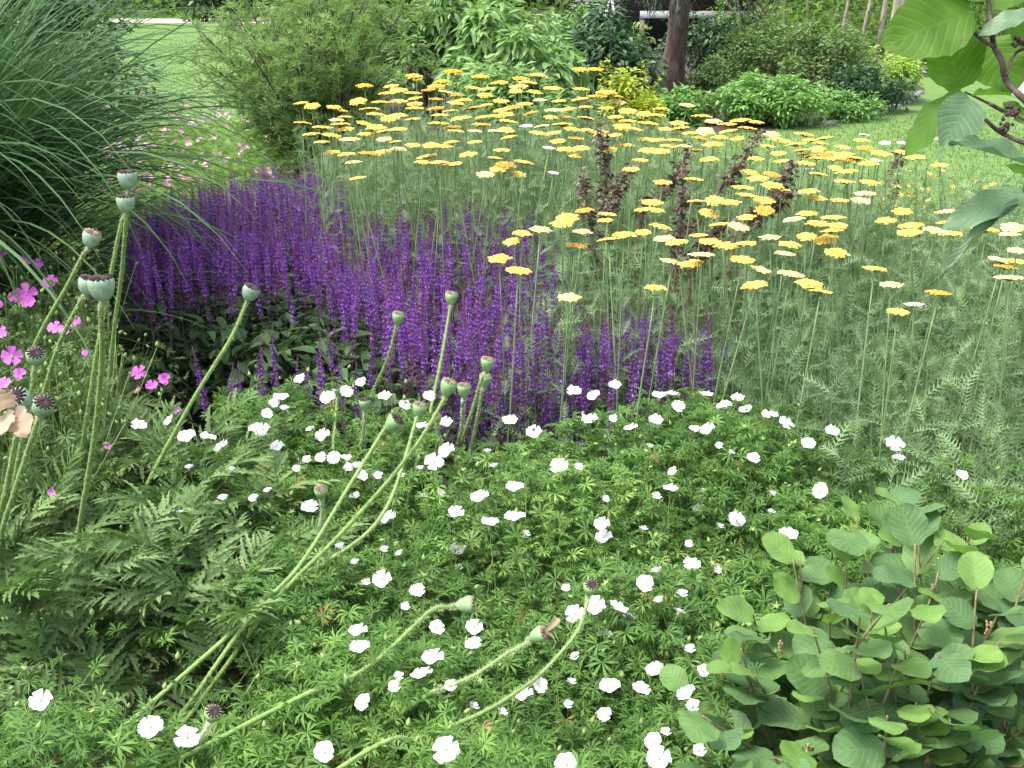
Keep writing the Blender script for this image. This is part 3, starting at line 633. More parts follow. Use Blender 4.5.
for k, (px, py) in enumerate(WF):
    small = (px, py) in SMALLF; v = 5 if small else int(rng.choice([0, 1, 2, 3, 4], p=[.22, .12, .34, .22, .10]))
    P = at_z(px, py, .40)
    for _ in range(3): P = at_z(px, py, float(mound_z(P[0], P[1]))+.035+.015*sin(k*2.1))
    tx = radians(U(-8, 34)) ; ty = Nn(.25)
    if not used[v]: o = protos[v]; o.location = P; o.rotation_euler = (tx, ty, U(-.5, .5)); used[v] = 1
    else: o = dup(protos[v], P, U(-.5, .5), (tx, ty), U(.78, 1.0))
    look = ['open white cranesbill flower', 'flat white cranesbill flower', 'cupped white cranesbill flower', 'upright white cranesbill flower', 'gappy white cranesbill flower', 'small ragged white flower'][v]
    items.append([o, px, py, look])
GM = [('the drooping capsule with stalk arching right', 464, 605), ('the dark-crowned capsule among white flowers', 590, 590), ('the pale green capsule with dried petal', 537, 635), ('the low dark-crowned capsule', 214, 712),
      ('the blunt half-hidden capsule', 321, 491), ('the leaning capsule', 396, 423), ('the largest green capsule', 448, 385), ('the capsule pair on close stalks', 486, 370), ('the tallest capsule over purple salvia', 451, 330), ('the capsule on a bent stalk', 230, 370),
      ('the crinkled upright leaf', 718, 705), ('the three young rounded leaves', 822, 537), ('the two-leaved rounded shoot', 900, 487), ('the last salvia spikes at right', 715, 385), ('the front salvia clump', 540, 410), ('the small salvia spikes at left', 285, 370),
      ('the ferny poppy leaves', 200, 600), ('the middle of the mound', 600, 480), ('the shaded gap by rounded leaves', 720, 600), ('the bottom clump of flowers', 610, 730), ('the long crossing poppy stalks', 380, 540)]
name_all(items, GM)

# ------------------------------------------------------------------ poppies
gr_ = [0]
def capsule_geo(size, m, dark):
    s = size/2
    prof = [(.16, -.25), (.2, -.12), (.30, 0), (.60, .18), (.84, .5), (.97, .95), (1.0, 1.3), (.97, 1.55), (.88, 1.70), (.80, 1.75)] if not gr_[0] else [(.16, -.25), (.2, -.12), (.28, 0), (.50, .22), (.72, .6), (.90, 1.1), (.99, 1.5), (.97, 1.75), (.86, 1.92), (.78, 1.96)]
    g = Geo(); g.add(lathe([(r*s, z*s) for r, z in prof], 26, 13, .018)); return g
def crown_geo(size, n=13):
    s = size/2; z0 = 1.98 if gr_[0] else 1.78; g = Geo(); V, Fs = [], []
    for k in range(n*4):
        a = 2*pi*k/(n*4); sc = 1+.10*cos(n*a); V.append((.90*s*sc*cos(a), .90*s*sc*sin(a), z0*s+.07*s*cos(n*a)))
    V.append((0, 0, (z0+.07)*s)); c = len(V)-1; m = n*4
    for k in range(m): V.append((V[k][0]*.88, V[k][1]*.88, (z0-.05)*s))
    for k in range(m): Fs += [(k, (k+1) % m, c), (k, m+1+k, m+1+(k+1) % m, (k+1) % m)]
    g.add(tmpl(V, Fs))
    for k in range(n):
        a = 2*pi*k/n; p = [(cos(a)*s*.08, sin(a)*s*.08, (z0+.08)*s), (cos(a)*s*.55, sin(a)*s*.55, (z0+.07)*s), (cos(a)*s*.95, sin(a)*s*.95, (z0+.06)*s)]; g.add(tube(p, [.03*s, .05*s, .03*s], 5))
    return g
PG = 'oriental poppy seed heads on hairy stalks'
# capsule px, width px, size m, (green?, dark crown?), stalk pixels below the capsule, z where the stalk sinks into the leaves, axis tilt (dx, dy), label
POP = [
 ((128, 181), 19, .036, 0, 1, [(127, 205), (122, 270), (113, 340), (104, 440)], .36, (.0, .0), 'topmost blue-green poppy seed head, directly above another one'),
 ((126, 205), 18, .034, 0, 1, [(121, 225), (108, 290), (94, 370), (78, 480)], .36, (.02, 0), 'blue-green poppy seed head just under the topmost one'),
 ((91, 240), 18, .036, 0, 0, [(85, 252), (66, 288), (35, 345), (5, 430)], .36, (.35, 0), 'blue-green poppy seed head leaning right by the tall grass'),
 ((102, 290), 26, .038, 0, 1, [(101, 310), (102, 360), (94, 440), (78, 540)], .36, (0, 0), 'largest blue-green poppy seed head with flat brown crown'),
 ((88, 287), 20, .033, 0, 1, [(84, 296), (62, 338), (45, 390), (20, 490)], .36, (.3, 0), 'blue-green poppy seed head tucked against the largest one'),
 ((250, 294), 17, .036, 0, 1, [(246, 304), (230, 340), (190, 405), (140, 500)], .34, (.4, 0), 'lone poppy seed head on a curved stalk before the salvia'),
 ((36, 358), 19, .036, 0, 1, [(34, 372), (30, 400), (22, 440), (12, 500)], .36, (.3, -.5), 'green poppy seed head with tilted dark crown among pink flowers'),
 ((21, 402), 25, .038, 0, 1, [(20, 418), (14, 450), (6, 490), (-10, 560)], .38, (-.1, -.7), 'poppy seed head with wide dark rayed crown above a wilted petal'),
 ((42, 408), 22, .036, 0, 1, [(38, 420), (28, 450), (15, 490), (0, 540)], .38, (.5, -.4), 'dark shaded poppy seed head beside the rayed dark crown'),
 ((451, 300), 13, .030, 1, 0, [(450, 308), (443, 350), (436, 385), (424, 440), (415, 470)], .33, (.1, 0), 'tallest slim poppy seed head standing before the purple salvia'),
 ((398, 320), 13, .030, 1, 0, [(396, 328), (388, 358), (376, 385), (366, 410)], .33, (.15, 0), 'pale poppy seed head on a short curved stalk before salvia'),
 ((447, 390), 17, .031, 1, 0, [(443, 401), (420, 440), (385, 485), (335, 540), (272, 605)], .27, (.35, 0), 'plump green poppy seed head on the long crossing stalk'),
 ((464, 392), 14, .029, 1, 0, [(463, 402), (462, 425), (458, 450)], .33, (0, 0), 'small poppy seed head right beside the plump green one'),
 ((487, 366), 14, .029, 1, 0, [(483, 376), (474, 405), (460, 450)], .33, (.1, 0), 'upper poppy seed head of the close pair before salvia'),
 ((485, 382), 13, .028, 1, 0, [(482, 392), (476, 425), (470, 455)], .33, (.1, 0), 'lower poppy seed head of the close pair before salvia'),
 ((419, 412), 15, .030, 1, 0, [(416, 420), (403, 465), (388, 505), (365, 535), (322, 565), (268, 602)], .27, (.2, 0), 'green poppy seed head on a stalk bending low through flowers'),
 ((391, 425), 17, .030, 1, 1, [(384, 430), (350, 485), (300, 565), (245, 625)], .26, (.75, -.1), 'strongly leaning green poppy seed head above white flowers'),
 ((365, 406), 12, .026, 1, 1, [(365, 414), (363, 435), (360, 455)], .33, (0, 0), 'small dark-topped poppy seed head among the upper white flowers'),
 ((337, 393), 10, .024, 1, 1, [(337, 400), (335, 425), (333, 455)], .33, (0, 0), 'smallest poppy seed head on a short straight stalk'),
 ((437, 420), 10, .024, 1, 0, [(437, 428), (437, 445), (436, 460)], .33, (0, 0), 'half hidden tiny poppy seed head behind the crossing stalks'),
 ((321, 494), 14, .028, 1, 0, [(322, 504), (322, 520), (320, 535)], .28, (.1, -.3), 'blunt poppy seed head half sunk in the cranesbill leaves'),
 ((463, 605), 18, .030, 1, 0, [(453, 607), (434, 609), (412, 628), (375, 662), (330, 688), (282, 706)], .25, (1.45, 0), 'poppy seed head lying sideways on a low arching stalk'),
 ((536, 636), 17, .030, 1, 0, [(527, 643), (505, 655), (475, 675), (440, 690), (420, 700)], .27, (1.0, -.2), 'poppy seed head with a dried petal still on top'),
 ((590, 590), 16, .030, 1, 1, [(587, 603), (577, 632), (545, 670), (520, 690), (480, 714), (420, 738), (340, 768)], .25, (.15, -.35), 'dark-crowned poppy seed head on the long low stalk'),
 ((212, 716), 18, .032, 1, 1, [(207, 728), (198, 740), (180, 752)], .24, (.35, -.35), 'low dark-crowned poppy seed head near white flowers'),
]
HAIR = tmpl([(-.5, 0, 0), (.5, 0, 0), (0, 1, 0)], [(0, 1, 2)])
for (cx, cy), wpx, size, gr, dk, stalk, zend, (tx, ty), lab in POP:
    gr_[0] = gr; d0 = size*F/wpx
    if at_d(cx, cy, d0)[2] < .47:      # a head low over the mound: as near as keeps it clear of the leaves
        d1_ = (at_z(cx, cy, .47)-C0)@FW; size *= d1_/d0; d0 = d1_
    zend = max(zend, .37 if cx > 250 else zend); end = at_z(*stalk[-1], zend); d1 = (end-C0)@FW
    cap = at_d(cx, cy, d0); pts = []
    acc = [0.]; seq = [(cx, cy)]+stalk
    for a_, b_ in zip(seq, seq[1:]): acc.append(acc[-1]+sqrt((a_[0]-b_[0])**2+(a_[1]-b_[1])**2))
    for q, s_ in zip(stalk, acc[1:]): pts.append(at_d(*q, d0+(d1-d0)*s_/acc[-1]))
    v = pts[-1]-pts[-2]; v = v/np.linalg.norm(v); v[2] = min(v[2], -.25)
    foot = pts[-1]+v*(pts[-1][2]/-v[2])*.8; foot[2] = 0
    pts.append((pts[-1]+foot)/2+[0, 0, -.02]); pts.append(foot)
    root = thing('poppy_stalk', lab, 'poppy', foot, PG)
    axis = np.array([sin(tx), sin(ty), cos(tx)*cos(ty)]); axis /= np.linalg.norm(axis)
    ref = np.array([0, 1., 0]) if abs(axis[1]) < .9 else np.array([1., 0, 0]); xx = np.cross(ref, axis); xx /= np.linalg.norm(xx); R = np.stack([xx, np.cross(axis, xx), axis], 1)
    capb = cap-axis*size*.4
    P = spline([capb-axis*size*.12]+pts, 8)-foot; r0 = size*.098
    g = Geo(); g.add(tube(P, np.linspace(r0, r0*1.55, len(P)), 8))
    nh = 1700; t = U(0, .95, nh); c = np.stack([np.interp(t, np.linspace(0, 1, len(P)), P[:, j]) for j in range(3)], 1)
    dd = rng.normal(size=(nh, 3)); dd /= np.linalg.norm(dd, axis=1, keepdims=True); rr = r0*(1+.55*t)
    g.add(HAIR, rot(np.arctan2(-dd[:, 0], dd[:, 1]), np.arcsin(dd[:, 2]), 0), c+dd*(rr*.7)[:, None], np.stack([np.full(nh, .0009), U(.0035, .0075, nh), np.ones(nh)], 1), mat=1)
    g.build('stem', [M['pop_stem'], M['pop_hair']], root, True)
    me = capsule_geo(size, None, dk).mesh('seed_capsule', [M['capsule_g' if gr else 'capsule']], True); c_ = link('seed_capsule', me, root)
    from mathutils import Matrix
    c_.matrix_local = Matrix.Translation((capb-foot).tolist())@Matrix(R.tolist()).to_4x4()
    crown_geo(size).build('stigma_crown', M['crown_d' if dk else 'crown_b'], c_, False)
    if 'dried petal' in lab:
        g = Geo(); petal_geo(g, .034, 1.35, 0, n=2, seed=4, w=.35); o = g.build('dried_petal', M['wilt'], c_); o.location = (0, 0, size*.95)
# wilted petals by the dark crown
wp = at_d(14, 412, 1.5); root = thing('wilted_poppy_petal', 'cream wilted poppy petals hanging below the dark rayed crown', 'petal', wp)
for k, (e, wd, off) in enumerate((((26, 430), .034, (0, 0)), ((-8, 395), .04, (-6, -4)), ((4, 428), .034, (-10, 4)))):
    b0 = at_d(12+off[0], 412+off[1], 1.5)-wp; q = at_d(*e, 1.47)-wp; L = np.linalg.norm(q-b0)
    Geo().add(strip(L, wd, lambda t: .55+.5*sin(pi*t)**.6, 10, 6, .25, .15, .10, .12, 5), frame(q-b0, (0.2, -1, .4))[None], [b0]).build('petal', M['wilt'], root, True)
# basal leaves: clumps of big ferny leaves
CLUMPS = [(30, 470, 'grey green poppy leaves under the tall seed heads at the edge'), (110, 520, 'poppy leaf clump between the stalks and cranesbill'), (190, 575, 'ferny poppy leaf clump with a yellowed leaf beneath'), (40, 590, 'poppy leaf clump beside the frame edge, below the stalks'), (130, 640, 'poppy leaf clump with long arching rachis, middle of the leaves'), (235, 640, 'ferny poppy leaf clump where the long stalks meet'), (30, 690, 'silvery poppy leaf clump in the lower corner'), (195, 520, 'tall poppy leaf clump beside the curved stalk'), (60, 420, 'poppy leaf clump among the pink flowers'), (270, 560, 'poppy leaf clump under the crossing stalks')]
for k, (px, py, lab) in enumerate(CLUMPS):
    c = at_z(px, py, .22); root = thing('poppy_leaf_clump', lab, 'poppy leaves', (c[0], c[1], 0), 'clumps of poppy leaves')
    for j in range(34):
        a = U(0, 2*pi); el = U(.3, 1.3); tl = PINN[rng.randint(8)]
        o = Geo().add(tl, rot(a, el, Nn(.2)), [(Nn(.06), Nn(.06), U(.10, .33))], [U(.55, .95)]).build('leaf', M['pop_leaf'], root)
for k, (px, py, a, lab) in enumerate(((105, 560, -1.2, 'orange yellow curled leaf between poppy leaves'), (160, 545, 1.4, 'yellow brown leaf below the curved stalk'), (122, 745, -1.3, 'tan dry leaf near the two low white flowers'), (112, 556, -2.2, 'small ochre curled leaf beside the orange one'))):
    P = at_z(px, py, .30); o = Geo().add(strip(.07, .02, lance, 6, 2, .4, .5), rot(a, .5, .3), [(0, 0, 0)]).build('dead_leaf', M['dead'], None, True); o.location = P; tag(o, lab, 'leaf', 'yellowed leaves')

# ------------------------------------------------------------------ pink cranesbill on the left
PK = [(27,294,12),(51,283,9),(12,356,11),(20,375,8),(4,385,9),(55,328,8),(78,324,8),(139,373,9),(165,380,8),(152,386,7),(138,390,5),(25,261,7),(37,264,6),(1,307,8),(2,333,8),(1,255,7),(64,333,6),(15,297,7),(86,354,5),(176,411,6),(28,303,8),(46,285,6),(108,446,4),(52,492,5)]
PKF = [(-80, 250), (20, 235), (90, 300), (120, 420), (60, 470), (-80, 470)]
x, y = sample_mound(PKF, 14000, (-2.2, -.6, 1.6, 3.3), None, .45); n = min(len(x), 3600); x, y = x[:n], y[:n]
dep = U(0, 1, n); z = .60*(1-.8*dep)+Nn(.03, n)
g = Geo(); ti = rng.randint(0, 5, n)
for k in range(5):
    i = ti == k; m_ = i.sum(); g.add(PALM[k], rot(U(0, 6.3, m_), Nn(.6, m_), Nn(.6, m_)), np.stack([x[i], y[i], z[i]], 1), U(.03, .055, m_))
ns = 900; b = np.stack([x[:ns], y[:ns], U(.1, .3, ns)], 1); e = b+np.stack([Nn(.08, ns), Nn(.08, ns), U(.2, .4, ns)], 1); d = e-b; ln = np.linalg.norm(d, axis=1)
g.add(ND, rot(np.arctan2(-d[:, 0], d[:, 1]), np.arcsin(d[:, 2]/ln), U(0, 3, ns)), b, np.stack([np.full(ns, .002), ln, np.ones(ns)], 1), mat=1)
g.add(BUD, rot(U(0, 6, ns), Nn(.5, ns), Nn(.5, ns)), e, U(.006, .009, ns), mat=2)
g.build('pink_cranesbill_foliage', [M['pg_leaf'], M['ger_stem'], M['ger_bud']])['kind'] = 'stuff'
# small tuft by the bare soil
x = Nn(.07, 420)+at_z(130, 400, .3)[0]; y = Nn(.08, 420)+at_z(130, 400, .3)[1]; z = U(.05, .42, 420)
Geo().add(PALM[1], rot(U(0, 6.3, 420), Nn(.6, 420), Nn(.5, 420)), np.stack([x, y, z], 1), U(.02, .045, 420)).build('pink_cranesbill_foliage', [M['pg_leaf']])['kind'] = 'stuff'
pp_ = []
for v, cup in enumerate((.25, .7, 1.0)):
    pr = link('pink_cranesbill_flower', None); tag(pr, None, 'flower', 'magenta cranesbill flowers by the poppy stalks'); g = Geo(); petal_geo(g, 1., cup, 0, .1, .7, seed=30+v); g.build('corolla', M['pink'], pr, True)
    g = Geo(); g.add(lathe([(.02, -.05), (.1, 0), (.06, .2), (.02, .35)], 6)); g.build('flower_centre', M['petal_c'], pr)
    g = Geo(); g.add(tube(spline([(0, 0, 0), (.3, .1, -3), (.8, -.3, -9)], 4), .06, 4)); g.build('flower_stalk', M['ger_stem'], pr); pp_.append(pr)
items = []; used = [0]*3
for k, (px, py, r) in enumerate(PK):
    P = at_z(px, py, .62 if py < 400 and px < 110 else .42); dpt = (P-C0)@FW; s = r*dpt/F; v = [0, 1, 0, 2, 1][k % 5]
    if not used[v]: o = pp_[v]; used[v] = 1; o.location = P; o.scale = (s, s, s); o.rotation_euler = (radians(U(30, 70)), Nn(.3), 0)
    else: o = dup(pp_[v], P, Nn(.4), (radians(U(30, 70)), Nn(.3)), s)
    items.append([o, px, py, ['open magenta flower', 'cupped magenta flower', 'half closed magenta flower'][v]])
name_all(items, [('the leaning blue-green seed head', 91, 240), ('the largest seed head', 102, 290), ('the tilted dark crown', 36, 358), ('the wide rayed dark crown', 21, 402), ('the bare soil patch', 150, 395), ('the ferny poppy leaves', 80, 470), ('the tall grass base', 10, 260)])

# pale pink ground cover behind the tall grass
PGC = [(70, 70), (150, 60), (215, 95), (270, 100), (300, 190), (110, 215), (60, 200)]
x = U(-4.2, -.9, 30000); y = U(4.9, 9.5, 30000); pr_ = proj(np.stack([x, y, 0*x+.2], 1)); k = in_poly(pr_, [(30, 75), (150, 62), (300, 100), (345, 195), (340, 260), (60, 260), (20, 200)]); x, y = x[k], y[k]; n = min(len(x), 11000); x, y = x[:n], y[:n]
Geo().add(PALM[2], rot(U(0, 6.3, n), Nn(.45, n), Nn(.45, n)), np.stack([x, y, U(.02, .22, n)], 1), U(.05, .09, n)).build('ground_cover_foliage', M['pgc_leaf'])['kind'] = 'stuff'
g = Geo(); petal_geo(g, .026, .7, 0, .1, .7, seed=50); g.add(tube([(0, 0, 0), (.01, 0, -.12)], .0012, 4), mat=1)
pr = g.build('pale_pink_flower', [M['palepink'], M['ger_stem']]); tag(pr, None, 'flower', 'pale pink flowers in the far ground cover')
items = []; cnt = 0
for k in range(6000):
    if cnt >= 180: break
    px, py = U(85, 345), U(84, 196)
    if not in_poly(np.array([[px, py]]), [(80, 92), (150, 88), (225, 96), (255, 112), (290, 150), (345, 165), (345, 182), (230, 180), (120, 205), (75, 170)])[0] or (px > 250 and U(0, 1) < .5): continue
    P = at_z(px, py, .29); dpt = (P-C0)@FW; s = U(.8, 1.2)
    if cnt == 0: o = pr
    else: o = pr.copy(); COL.objects.link(o)
    o.location = P; o.rotation_euler = (U(.2, .9), Nn(.3), U(0, 6)); o.scale = (s, s, s); cnt += 1
    items.append([o, px, py, 'tiny pale pink flower'])
name_all(items, [('the grey stone', 118, 104), ('the feathery shrub foot', 255, 150), ('the topmost seed head', 128, 178), ('the back salvia row', 215, 182), ('the far lawn edge', 170, 98), ('the tips of drooping grass', 185, 140), ('the leftmost yarrow stalk', 315, 170)])

# ------------------------------------------------------------------ salvia
CAL = join([strip(.0085, .0052, lambda t: .55+.6*t-.5*t*t, 2, 2, .6, .1)])
def lipflower():
    up = strip(.0125, .0052, lambda t: .5+.7*sin(pi*t)**1., 3, 2, .8, -.25); lo = xf(strip(.0105, .0075, lambda t: .35+.9*t**2*(1 if t < .95 else .7), 3, 2, .35, .55), rot(0, -.45, 0)[0])
    return join([up, lo])
LIP = lipflower()
def salvia_parts(seed, L=.27):
    r = np.random.RandomState(seed); fl, ca = Geo(), Geo(); nw = 20; z = 0.; open_lo = r.uniform(.0, .45)
    for i in range(nw):
        t = i/(nw-1); z = L*(t**.92); k = 7 if t < .8 else 5; sc = (1.1-.45*t)*r.uniform(.92, 1.08)
        a = 2*pi*np.arange(k)/k+i*.6+r.normal(0, .12, k); el = np.full(k, .35+.55*t)+r.normal(0, .15, k)
        pos = np.stack([-np.sin(a)*.0025, np.cos(a)*.0025, np.full(k, z)+r.normal(0, .0015, k)], 1)
        ca.add(CAL, rot(a, el+.1, 0), pos, np.full(k, sc*(1.15 if t < .85 else .9)), var=r.uniform(0, 1, k))
        pr_open = .12 if t < open_lo else (.68 if t < .76 else .15*(1-t)*4)
        o = r.uniform(0, 1, k) < pr_open
        if o.any():
            d = np.stack([-np.sin(a), np.cos(a), np.zeros(k)], 1)*.005
            fl.add(LIP, rot(a, el, 0)[o], (pos+d)[o], np.full(o.sum(), sc*.86), var=r.uniform(0, 1, o.sum()))
    return fl, ca
SV = [salvia_parts(s, .22+.02*(s % 4)) for s in range(8)]
sp_protos = []
for s, (fl, ca) in enumerate(SV):
    g = Geo(); L = .22+.02*(s % 4)
    for q in ca.P: g.P.append(q[:4]+(np.zeros(len(q[4]), int),)+q[5:])
    for q in fl.P: g.P.append(q[:4]+(np.ones(len(q[4]), int),)+q[5:])
    spike_mesh = g.mesh('flower_spike', [M['sal_ca'], M['sal_fl']])
    gs_ = Geo(); gs_.add(tube(spline([(0, 0, -.42), (.006, 0, -.2), (0, 0, L)], 4), np.linspace(.0022, .0010, 9), 5))
    for k in range(5): gs_.add(strip(.055, .02, ovate, 4, 2, .3, .5), rot(U(0, 6), U(.1, .6), 0), [(0, 0, -.08-.06*k)], [U(.6, 1.2)], mat=1)
    sp_protos.append((g, spike_mesh, gs_, gs_.mesh('stem', [M['sal_st'], M['sal_leaf']]), L))
TOPP = [(122, 232), (140, 200), (170, 184), (215, 176), (260, 166), (322, 164), (348, 185), (352, 205), (395, 205), (440, 196), (505, 196), (545, 222), (566, 240), (560, 285), (585, 305), (625, 298), (655, 296), (700, 303), (724, 322), (724, 352), (640, 352), (560, 360), (480, 362), (430, 338), (385, 296), (335, 248), (265, 226), (200, 238), (122, 240)]
cand = []; SPC = .039
x = U(-2.4, .9, 30000); y = U(2.2, 5.4, 30000); zt = U(.47, .70, 30000)
kk = in_poly(proj(np.stack([x, y, zt], 1)), TOPP) & (y > 2.52)
grid = {}
for xi, yi, zi in zip(x[kk], y[kk], zt[kk]):
    c = (int(xi/SPC), int(yi/SPC))
    if any((xi-q[0])**2+(yi-q[1])**2 < SPC**2 for a in (-1, 0, 1) for b in (-1, 0, 1) for q in grid.get((c[0]+a, c[1]+b), ())): continue
    grid.setdefault(c, []).append((xi, yi)); cand.append((xi, yi, zi))
EXTRA = [(232, 348), (249, 330), (262, 341), (270, 333), (291, 345), (313, 331), (321, 352), (204, 350), (218, 368), (283, 362), (341, 345), (300, 358), (352, 352), (310, 365), (257, 358), (640, 294), (651, 297), (602, 305), (557, 212), (720, 322), (690, 300), (330, 330), (366, 340), (580, 312), (616, 318), (668, 310), (705, 318)]+[(438+5.6*k, 352+(k*7) % 22) for k in range(27)]
for (px, py) in EXTRA:
    P = at_z(px, py, .50 if px < 375 else (.46 if py > 345 else .60)); cand.insert(0, tuple(P))
cand = np.array(cand); order = np.argsort(cand[:, 1]-(np.arange(len(cand)) < len(EXTRA))*10); cand = cand[order]
stf = {}; items = []; first = {}
for k, (xi, yi, zi) in enumerate(cand):
    s = k % 8; g, me, gst, mst, L = sp_protos[s]; lean = (Nn(.085), Nn(.085)); rz = U(0, 6.28); sc = U(.85, 1.12)
    if k < 300:
        o = thing('salvia_spike', None, 'salvia', (xi, yi, zi-L), 'purple salvia spikes in the violet drift'); o.rotation_euler = (lean[0], lean[1], rz); o.scale = (sc*.66, sc*.66, sc)
        a = link('flower_spike', me, o); b = link('stem', mst, o)
        pq = proj([[xi, yi, zi]])[0]; items.append([o, pq[0], pq[1], 'violet salvia spike'])
    else: stf.setdefault(s, []).append((xi, yi, zi-L, rz, sc))
gsp = Geo()
for s, v in stf.items():
    v = np.array(v); g, me, gst, mst, L = sp_protos[s]
    R = rot(v[:, 3], Nn(.085, len(v)), Nn(.085, len(v)))
    for src, off in ((g, 0), (gst, 2)):
        for q in src.P: gsp.add((q[0], q[1], q[2], q[3]), R, v[:, :3], v[:, 4:5]*[.68, .68, 1], mat=int(q[4][0])+off)
if gsp.P: gsp.build('salvia_drift', [M['sal_ca'], M['sal_fl'], M['sal_st'], M['sal_leaf']])['kind'] = 'stuff'
name_all(items, [('the lone curved-stalk seed head', 250, 300), ('the tallest seed head', 451, 300), ('the short curved-stalk seed head', 398, 318), ('the close seed head pair', 486, 370), ('the front yarrow flowers', 515, 270), ('the two tallest front spikes', 645, 300), ('the outermost right spike', 720, 325), ('the bare soil patch', 200, 365), ('the salvia leaf hollow', 320, 300), ('the plump green seed head', 447, 388), ('the front salvia clump', 560, 360), ('the yarrow stems in front', 590, 310), ('the upper seed head', 126, 205), ('the middle salvia drift', 400, 250)])
# salvia leaves
x = U(-2.3, .9, 26000); y = U(2.3, 5.2, 26000); kk = in_poly(proj(np.stack([x, y, 0*x+.3], 1)), [(95, 330), (110, 240), (330, 220), (560, 280), (735, 375), (735, 460), (400, 470), (340, 378), (255, 372), (185, 350), (110, 350)])
x, y = x[kk], y[kk]; n = min(len(x), 9000); x, y = x[:n], y[:n]
Geo().add(strip(1, .42, ovate, 4, 2, .3, .45), rot(U(0, 6.3, n), U(-.3, .9, n), Nn(.3, n)), np.stack([x, y, U(.03, 1, n)*np.interp(y, [2.45, 2.8, 3.1], [.16, .26, .40])], 1), U(.04, .085, n)).build('salvia_foliage', M['sal_leaf'])['kind'] = 'stuff'

# ------------------------------------------------------------------ yarrow
YH = [(512,240),(522,232),(541,228),(499,257),(519,269),(567,216),(562,222),(584,209),(576,244),(582,230),(608,213),(605,219),(608,238),(624,233),(643,231),(652,201),(645,208),(657,209),(661,225),(664,237),(676,241),(673,260),(691,262),(702,253),(699,234),(696,200),(715,199),(709,212),(720,223),(726,244),(709,240),(739,225),(746,216),(746,242),(743,258),(761,268),(770,236),(765,209),(785,252),(790,243),(793,218),(791,272),(755,283),(569,296),(655,286),(730,201),(748,194),(743,186),(781,189),(765,199),
(810,282),(821,290),(836,251),(807,235),(826,238),(831,229),(808,212),(818,222),(838,224),(833,216),(818,197),(840,199),(861,199),(866,192),(903,210),(886,219),(911,224),(909,231),(947,210),(948,221),(937,229),(953,232),(875,267),(891,283),(898,310),(939,291),(987,228),(1013,226),(1009,233),(1017,249),(1003,259),(1017,260),(1006,265),(914,303),(1010,276),(748,216),(766,209),(783,189),
(301,102),(312,105),(303,122),(322,126),(311,133),(331,134),(321,141),(334,106),(340,109),(345,116),(337,119),(340,123),(345,128),(350,138),(332,151),(347,153),(369,152),(380,151),(353,161),(357,177),(365,84),(358,100),(391,85),(399,89),(388,92),(415,75),(370,108),(381,101),(376,113),(399,100),(415,103),(415,107),(442,80),(453,70),(436,85),(428,89),(413,92),(415,97),(446,91),(436,98),(458,94),(456,102),(436,107),(440,114),(413,118),(389,117),(399,114),(384,130),(397,128),(364,122),(376,126),(367,133),(384,138),(393,141),(398,148),(413,144),(430,144),(442,145),(451,141),(423,161),(427,155),(440,161),(453,163),(452,126),(438,122),(456,130),(460,117),(464,99),(450,110),(473,107),(475,141),(468,153),
(480,75),(500,81),(521,77),(540,74),(528,81),(519,85),(535,91),(516,90),(553,87),(581,68),(594,68),(581,88),(606,91),(597,95),(615,95),(618,101),(580,98),(559,100),(540,99),(524,103),(513,106),(501,100),(486,104),(475,107),(485,94),(449,90),(475,87),(487,88),(501,109),(530,112),(553,109),(567,108),(586,106),(607,107),(628,110),(565,116),(551,116),(586,117),(616,116),(629,120),(506,113),(497,115),(508,120),(483,116),(481,123),(542,125),(563,123),(506,129),(496,130),(539,132),(553,132),(572,128),(586,129),(475,130),(622,125),(635,128),(600,132),(615,134),(509,136),(558,140),(576,137),(477,141),(502,149),(567,148),(581,147),(576,155),(608,148),(627,144),(495,157),(506,163),(444,164),(486,173),(519,173),(499,167),(525,161),(631,168),(554,172),(527,125),(549,147),
(645,113),(661,108),(687,104),(657,114),(702,115),(713,120),(727,123),(740,119),(757,121),(678,122),(748,127),(649,122),(637,128),(666,128),(690,132),(705,130),(681,127),(728,130),(772,133),(646,138),(657,139),(674,139),(700,137),(719,136),(713,143),(737,137),(668,145),(629,144),(684,145),(660,150),(648,149),(696,149),(754,157),(641,159),(709,158),(694,178),(663,181),(751,171),(772,173),(758,177),(783,160),(768,145),(779,152),(784,140),
(805,133),(824,137),(776,138),(796,143),(785,141),(810,139),(819,142),(843,146),(862,139),(864,134),(818,148),(801,149),(807,154),(817,157),(825,154),(834,158),(844,154),(834,152),(849,159),(856,157),(866,147),(881,152),(869,162),(836,167),(847,170),(819,173),(806,162),(844,180),(773,184),(808,190),(870,181),(885,142),(902,142),(936,138),(877,159),(809,167),(902,151),(916,156),(940,164)]
WHITE = {(914,303),(554,172),(527,125),(549,147),(864,134),(885,142),(902,142),(936,138),(877,159),(809,167)}
TOPLIT = {(770,236),(785,252),(791,272),(793,218),(569,296),(861,199),(937,229),(475,130),(761,268),(702,253),(866,192),(739,225),(891,283),(1017,249)}  # heads that get the top-lit paleness as colour
def ywidth(py): return np.interp(py, [70, 130, 200, 310], [17, 17, 20, 25])
yp = {}
